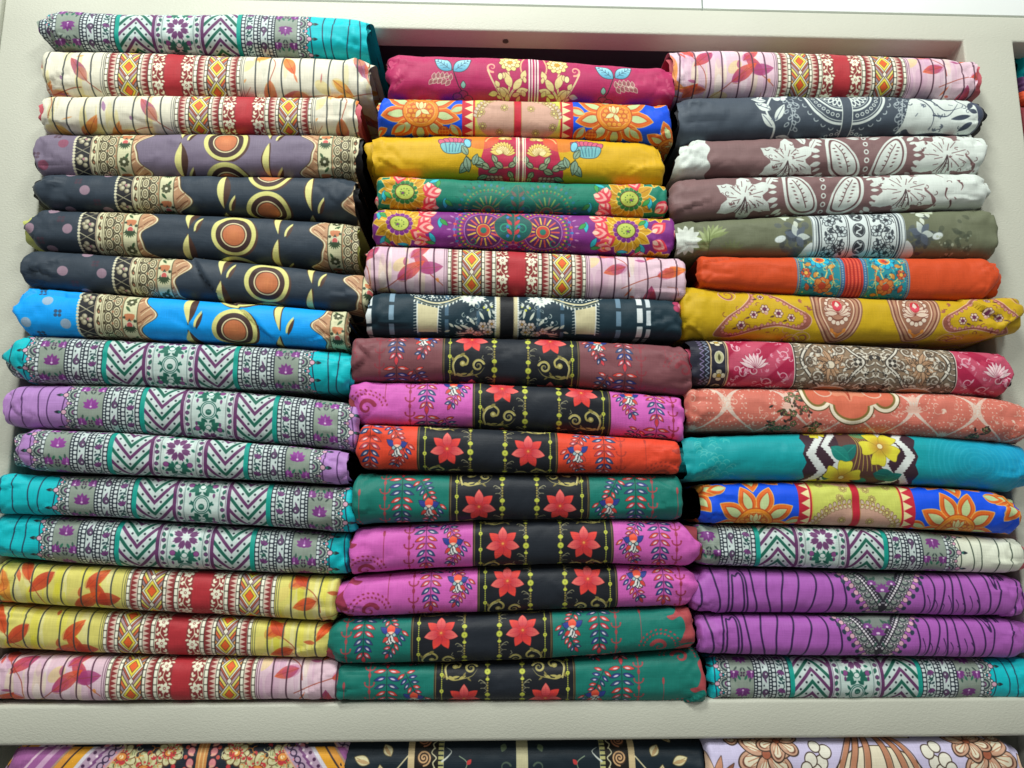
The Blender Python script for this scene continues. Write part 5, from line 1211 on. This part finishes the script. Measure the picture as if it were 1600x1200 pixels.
M['paisley'] = cloth_material('mustard_paisley_print', paisley_mustard())
M['shell'] = cloth_material('crimson_shell_print', shell_crimson())
M['coral'] = cloth_material('coral_ogee_print', ogee_coral())
M['hibiscus'] = cloth_material('teal_hibiscus_print', hibiscus_teal())
M['wood'] = cloth_material('purple_grain_print', wood_purple())
M['shawl'] = cloth_material('ornate_shawl_print', shawl_ornate())
M['vine'] = cloth_material('navy_vine_print', vine_navy())
M['bloom'] = cloth_material('lilac_bloom_print', bloom_lilac())
def plain(name, col): 
    c = Cv(col, 20, 60, 1.0); return cloth_material(name, c)
M['black'] = plain('black_cloth', '15171d'); M['lime'] = plain('lime_cloth', 'b9c06a'); M['coralp'] = plain('coral_cloth', 'c8606a'); M['white'] = plain('white_cloth', 'd2dad2')
M['purple'] = plain('purple_cloth', '54305c'); M['red'] = plain('red_cloth', 'd8502c'); M['maroon'] = plain('maroon_cloth', '8c3a40')
# ---------------------------------------------------------------- left stack, top to bottom
O = lambda *a: ('o', a or (0, 0, 0)); Rn = lambda *a: ('r', a or (0, 0, 0)); Pn = lambda *a: ('p', a or (0, 0, 0), 30.0)
A = 'main'
fabric('turquoise and white chevron fabric, topmost of the left stack', M['teal_chev'], 277, 104, 80, 572, [(85, 20), (330, 22), (572, 28)], [(95, 75), (330, 82), (572, 90)], O(-4, 2, 18), O(0, 2, 6), flip=True, plies=4)
fabric('cream fabric with orange leaves and red centre stripe, second from top of left stack', M['cream_geo'], 268, 112, 68, 578, [(75, 77), (330, 83), (578, 93)], [(80, 149), (300, 152), (578, 158)], Rn(0, -2, 14), O(-4, 0, 4))
fabric('cream fabric with pink lining at its end, directly above the mauve bullseye fabric', M['cream_geo'], 379, 172, 72, 558, [(75, 153), (300, 149), (560, 154)], [(75, 207), (300, 206), (560, 208)], O(0, 2, 0), O(0, 0, 2), inner=M['coralp'])
fabric('mauve fabric with one large orange bullseye, above the navy ones in the left stack', M['mauve_bull'], 351, 226, 55, 562, [(60, 208), (300, 208), (562, 211)], [(75, 277), (300, 276), (562, 276)], Rn(0, -2, 12), O(2, 0, -8), inner=M['black'])
fabric('navy bullseye fabric with pointed left end, just below the mauve bullseye fabric', M['navy_bull'], 417, 270, 56, 556, [(71, 274), (300, 274), (559, 278)], [(71, 327), (300, 331), (555, 341)], Pn(12, -4, 10), O(0, 0, 4), inner=M['black'])
fabric('navy bullseye fabric with pale leaf print on its left end and lime lining at right', M['navy_bull'], 364, 371, 42, 560, [(60, 329), (300, 334), (562, 348)], [(60, 390), (300, 403), (560, 418)], Pn(16, -2, 14), O(0, 2, 0), inner=M['lime'])
fabric('navy bullseye fabric with a diagonal crease, lying on the bright blue one', M['navy_bull'], 417, 446, 42, 578, [(49, 392), (300, 405), (580, 432)], [(49, 449), (300, 467), (580, 487)], Rn(2, -2, 2), Rn(0, 4, 0), creases=((296, 398, 352, 472, .006, 4),))
fabric('bright sky blue fabric with orange bullseyes in the left stack', M['blue_bull'], 366, 520, 36, 545, [(45, 451), (300, 468), (545, 488)], [(41, 524), (300, 531), (545, 545)], Rn(6, -12, 4), Rn(0, 2, 4), creases=((372, 480, 440, 540, .004, 3), (40, 456, 150, 470, .003, 4)))
fabric('turquoise chevron fabric with a sharp corner sticking out at left, under the bright blue fabric', M['teal_chev'], 265, 573, 14, 549, [(49, 523), (260, 533), (549, 550)], [(34, 598), (281, 604), (549, 614)], ('p', (12, 2, -16, 6, 22), 30.0), O(0, 2, -2), creases=((40, 560, 75, 598, .004, 4),))
fabric('upper of two lilac chevron fabrics in the left stack, long plain left end', M['lilac_chev'], 325, 643, 14, 562, [(19, 602), (225, 603), (562, 631)], [(15, 667), (290, 682), (562, 707)], O(4, 0, 0), Rn(0, 0, 0))
fabric('lower of two lilac chevron fabrics in the left stack, short rounded left end', M['lilac_chev'], 278, 758, 26, 546, [(34, 670), (290, 684), (546, 706)], [(41, 735), (290, 745), (546, 758)], Pn(10, -4, 12), O(0, 0, 2))
fabric('turquoise chevron fabric directly below the lower lilac chevron fabric', M['teal_chev'], 314, 789, -6, 553, [(7, 742), (280, 748), (546, 763)], [(5, 802), (280, 815), (551, 832)], Rn(4, 0, 0), Rn(0, 2, 6))
fabric('turquoise chevron fabric lying on the upper yellow leaf fabric', M['teal_chev'], 289, 894, -6, 548, [(11, 804), (280, 818), (548, 834)], [(4, 872), (280, 889), (548, 898)], Rn(2, 0, 6), Rn(0, 2, -2))
fabric('upper of two yellow leaf fabrics with red centre stripe in the left stack', M['yellow_geo'], 313, 926, -14, 530, [(7, 876), (280, 892), (540, 902)], [(0, 941), (280, 958), (525, 972)], Rn(8, 0, 0), Rn(4, 0, -4))
fabric('lower of two yellow leaf fabrics with red centre stripe in the left stack', M['yellow_geo'], 276, 1004, -14, 521, [(0, 945), (260, 960), (521, 973)], [(0, 1016), (260, 1024), (518, 1028)], Rn(2, 0, 4), Rn(0, 2, 0))
fabric('pink leaf fabric with red centre stripe at the bottom of the left stack', M['pink_geo'], 283, 1039, -16, 533, [(10, 1025), (260, 1026), (533, 1029)], [(0, 1095), (260, 1095), (533, 1094)], Rn(8, 0, 0), Rn(-4, 2, 0))
# ---------------------------------------------------------------- middle stack
fabric('magenta fabric with gold flowers and blue leaves, topmost of the middle stack', M['gold_magenta'], 834, 128, 600, 1049, [(603, 82), (820, 90), (1044, 107)], [(610, 152), (820, 157), (1044, 163)], ('r', (2, 10, -2, 12, 4), 24.0), O(0, 2, 0))
fabric('royal blue fabric with orange sunflowers in the middle stack, above the mustard one', M['blue_sun'], 809, 137, 590, 1046, [(592, 154), (820, 158), (1044, 165)], [(592, 209), (820, 213), (1044, 224)], Rn(6, 0, 2), Rn(0, 2, 6))
fabric('mustard fabric with red centre, grapes and thistles in the middle stack', M['thistle'], 814, 264, 583, 1035, [(585, 210), (806, 213), (1033, 225)], [(589, 275), (806, 280), (1033, 290)], O(0, 0, 4), Rn(-10, 2, 2))
fabric('emerald green fabric with floral ends, above the purple fan fabric', M['green_mandala'], 809, 314, 587, 1043, [(589, 277), (820, 284), (1040, 290)], [(589, 327), (820, 332), (1040, 339)], Rn(), Rn())
fabric('purple fabric with fan mandalas and yellow flower ends in the middle stack', M['purple_mandala'], 802, 342, 584, 1053, [(585, 328), (820, 333), (1051, 341)], [(585, 381), (820, 389), (1051, 399)], Rn(), Rn(0, 2, -2))
fabric('pink leaf fabric with red centre stripe in the middle stack', M['pink_geo'], 808, 412, 570, 1070, [(578, 381), (820, 391), (1068, 403)], [(568, 452), (820, 461), (1068, 468)], Rn(8, 0, 0), Rn())
fabric('dark teal fabric with cream lace swags and a black centre stripe', M['lace'], 792, 494, 574, 1064, [(585, 456), (820, 463), (1061, 468)], [(585, 524), (820, 525), (1061, 528)], O(10, 0, 2), Rn(0, 0, 0))
fabric('maroon lily fabric lying below the dark teal lace fabric', M['maroon_lily'], 799, 530, 548, 1078, [(550, 529), (782, 526), (1071, 541)], [(550, 597), (800, 599), (1071, 618)], Rn(2, 0, 0), Rn(-6, 2, 0), flip=False, amp=1.3)
fabric('magenta lily fabric between the maroon and the orange-red lily fabrics', M['pink_lily'], 847, 611, 545, 1067, [(548, 598), (782, 600), (1062, 621)], [(560, 663), (760, 669), (1064, 689)], ('r', (-2, 2, 12), 26.0), Rn(0, 2, 0), amp=1.4, inner=M['maroon'])
fabric('orange-red lily fabric with black centre band in the middle stack', M['orange_lily'], 762, 705, 558, 1061, [(561, 664), (782, 671), (1060, 690)], [(561, 732), (782, 738), (1060, 740)], Rn(4, 0, 4), Rn(0, 2, 0))
fabric('green lily fabric directly below the orange-red lily fabric', M['green_lily'], 812, 792, 550, 1064, [(554, 741), (800, 741), (1060, 742)], [(550, 820), (771, 813), (1060, 812)], Rn(4, 0, 4), Rn(0, 2, 0))
fabric('upper of the two adjoining magenta lily fabrics in the lower middle stack', M['pink_lily'], 849, 848, 546, 1096, [(554, 824), (740, 814), (1060, 815)], [(550, 897), (810, 884), (1085, 884)], Rn(4, 0, 2), Pn(-28, 0, -6), inner=M['maroon'])
fabric('lower of the two adjoining magenta lily fabrics, lying on green lily fabric', M['pink_lily'], 856, 905, 524, 1092, [(545, 902), (771, 886), (1088, 886)], [(532, 965), (748, 958), (1085, 946)], Pn(18, -2, 2), Pn(-4, 2, -14))
fabric('upper of the two green lily fabrics at the bottom of the middle stack', M['green_lily'], 753, 985, 509, 1084, [(519, 969), (748, 959), (1076, 948)], [(523, 1038), (800, 1032), (1082, 1014)], Pn(6, 0, 4), Rn(-6, 0, 0), inner=M['maroon'], yf=-.02)
fabric('lowest green lily fabric resting on the shelf board in the middle', M['green_lily'], 789, 1092, 524, 1102, [(531, 1038), (820, 1033), (1092, 1014)], [(531, 1094), (820, 1096), (1092, 1099)], Rn(6, 0, 2), Rn(-8, -2, 2), yf=-.012, inner=M['maroon'])
# ---------------------------------------------------------------- right stack
fabric('pink leaf fabric with red centre stripe, topmost of the right stack', M['pink_geo'], 1317, 104, 1046, 1522, [(1047, 78), (1270, 79), (1520, 97)], [(1053, 151), (1270, 151), (1516, 154)], O(0, 2, 6), O(0, -2, -8), inner=M['coralp'])
fabric('slate grey fabric with white half-circle rings in the right stack', M['slate'], 1324, 178, 1056, 1537, [(1060, 153), (1290, 150), (1531, 155)], [(1060, 226), (1300, 213), (1528, 211)], O(2, 0, 2), ('r', (-4, 2, -18), 28.0), inner=M['black'])
fabric('upper brown fabric with white paisleys, its white lining bulging at left', M['brown'], 1355, 242, 1052, 1536, [(1070, 222), (1300, 213), (1530, 208)], [(1058, 273), (1300, 273), (1530, 272)], ('r', (26, 4, 0), 26.0), Rn(-14, 0, -6), amp=1.3)
fabric('lower brown fabric with white paisleys and lilies, above the olive fabric', M['brown'], 1288, 296, 1044, 1532, [(1048, 281), (1280, 274), (1531, 273)], [(1049, 347), (1256, 333), (1529, 327)], ('r', (6, 0, 4), 24.0), O(0, 0, -2))
fabric('olive green fabric with white floral border band in the right stack', M['olive'], 1343, 365, 1050, 1556, [(1054, 351), (1256, 336), (1553, 326)], [(1056, 402), (1270, 401), (1553, 402)], O(2, 0, 4), Rn(-6, 2, -6))
fabric('plain orange fabric with turquoise embroidered border band', M['orange'], 1334, 428, 1088, 1562, [(1092, 402), (1300, 402), (1556, 402)], [(1092, 447), (1274, 461), (1556, 469)], Rn(2, 0, 4), Pn(-10, 0, -26))
fabric('mustard yellow fabric with brown paisley drops in the right stack', M['paisley'], 1370, 490, 1062, 1590, [(1067, 447), (1180, 454), (1274, 462), (1420, 468), (1525, 470), (1590, 464)], [(1065, 527), (1274, 533), (1450, 532), (1540, 529), (1590, 524)], Rn(2, 0, 0), ('r', (6, 4, -52), 16.0), amp=1.3, creases=((1500, 470, 1552, 505, .004, 6),))
fabric('crimson and taupe shell-print fabric with dark floral edge at left', M['shell'], 1369, 570, 1076, 1578, [(1078, 531), (1285, 536), (1572, 551)], [(1078, 602), (1320, 609), (1560, 618)], O(0, 0, 2), Rn(-10, 2, -14))
fabric('coral pink fabric with pale lattice in the right stack', M['coral'], 1332, 636, 1070, 1606, [(1071, 606), (1250, 606), (1480, 614), (1608, 630)], [(1075, 673), (1250, 675), (1450, 681), (1608, 692)], Rn(0, 0, 4), Rn(-8, 2, -10), amp=1.3)
fabric('teal fabric with yellow hibiscus flowers and zigzag band', M['hibiscus'], 1345, 712, 1066, 1606, [(1068, 685), (1280, 676), (1600, 692)], [(1075, 752), (1285, 752), (1590, 769)], O(0, 0, 4), ('r', (0, 4, -20), 30.0), q=.85)
fabric('royal blue fabric with orange sunflowers in the right stack, under the teal hibiscus fabric', M['blue_sun'], 1339, 774, 1092, 1584, [(1097, 757), (1339, 755), (1580, 772)], [(1097, 818), (1308, 822), (1577, 836)], Rn(2, 0, 2), Rn(-14, 2, 0))
fabric('cream ended chevron fabric with pink lining at its right end', M['cream_chev'], 1285, 896, 1090, 1591, [(1094, 820), (1347, 825), (1588, 843)], [(1094, 883), (1347, 891), (1588, 896)], Rn(2, 0, 2), O(0, 2, -4), inner=M['coralp'], flip=True)
fabric('upper of two purple wood-grain fabrics in the right stack', M['wood'], 1381, 908, 1072, 1588, [(1085, 886), (1347, 894), (1586, 897)], [(1078, 959), (1347, 960), (1586, 964)], Pn(22, 0, 2), O(0, 0, 0))
fabric('lower of two purple wood-grain fabrics in the right stack', M['wood'], 1372, 974, 1086, 1604, [(1090, 960), (1347, 962), (1590, 966)], [(1095, 1022), (1347, 1026), (1590, 1028)], Rn(4, 0, 6), Pn(-12, 0, -10))
fabric('turquoise chevron fabric at the bottom of the right stack', M['teal_chev'], 1339, 1080, 1106, 1622, [(1109, 1028), (1340, 1028), (1622, 1030)], [(1113, 1094), (1340, 1094), (1622, 1092)], Rn(2, 0, 0), Rn(), inner=M['coralp'], flip=True)
# ---------------------------------------------------------------- shelf below and the bay to the right
g2 = 'folded fabrics on the shelf below'
fabric('black fabric with ornate cream flowers and orange edge, on the shelf below at left', M['shawl'], 313, 1222, 10, 545, [(30, 1158), (280, 1157), (545, 1157)], [(10, 1262), (280, 1262), (545, 1262)], ('r', (18, 0, 0), 24.0), Rn(), group=g2, yf=.004)
fabric('dark navy fabric with cream stripe and spiral borders, on the shelf below in the middle', M['vine'], 816, 1210, 520, 1100, [(530, 1157), (800, 1157), (1095, 1157)], [(520, 1262), (800, 1262), (1100, 1262)], Rn(), Rn(), group=g2, yf=.004)
fabric('lilac fabric with brown outlined blooms, on the shelf below at right', M['bloom'], 1375, 1205, 1100, 1598, [(1104, 1158), (1340, 1156), (1590, 1158)], [(1100, 1262), (1340, 1262), (1600, 1262)], Rn(6, 0, 0), ('r', (-20, 0, 0), 30.0), group=g2, yf=-.006)
g3 = 'folded fabrics in the neighbouring bay'
for lab, mt, y0, y1 in (('turquoise fabric edge seen in the neighbouring bay at top right', M['teal_chev'], 76, 124), ('dark purple fabric edge in the neighbouring bay, below the turquoise one', M['purple'], 122, 148), ('orange-red fabric edge in the neighbouring bay at right', M['red'], 146, 166), ('maroon fabric edge lowest of those seen in the neighbouring bay', M['maroon'], 164, 230)):
    fabric(lab, mt, 1850, (y0 + y1) / 2, 1588, 2080, [(1588, y0 + (8 if y0 < 90 else 0)), (2080, y0 + 14)], [(1588, y1), (2080, y1 + 14)], Rn(), Rn(), group=g3, yf=.03, plies=1)
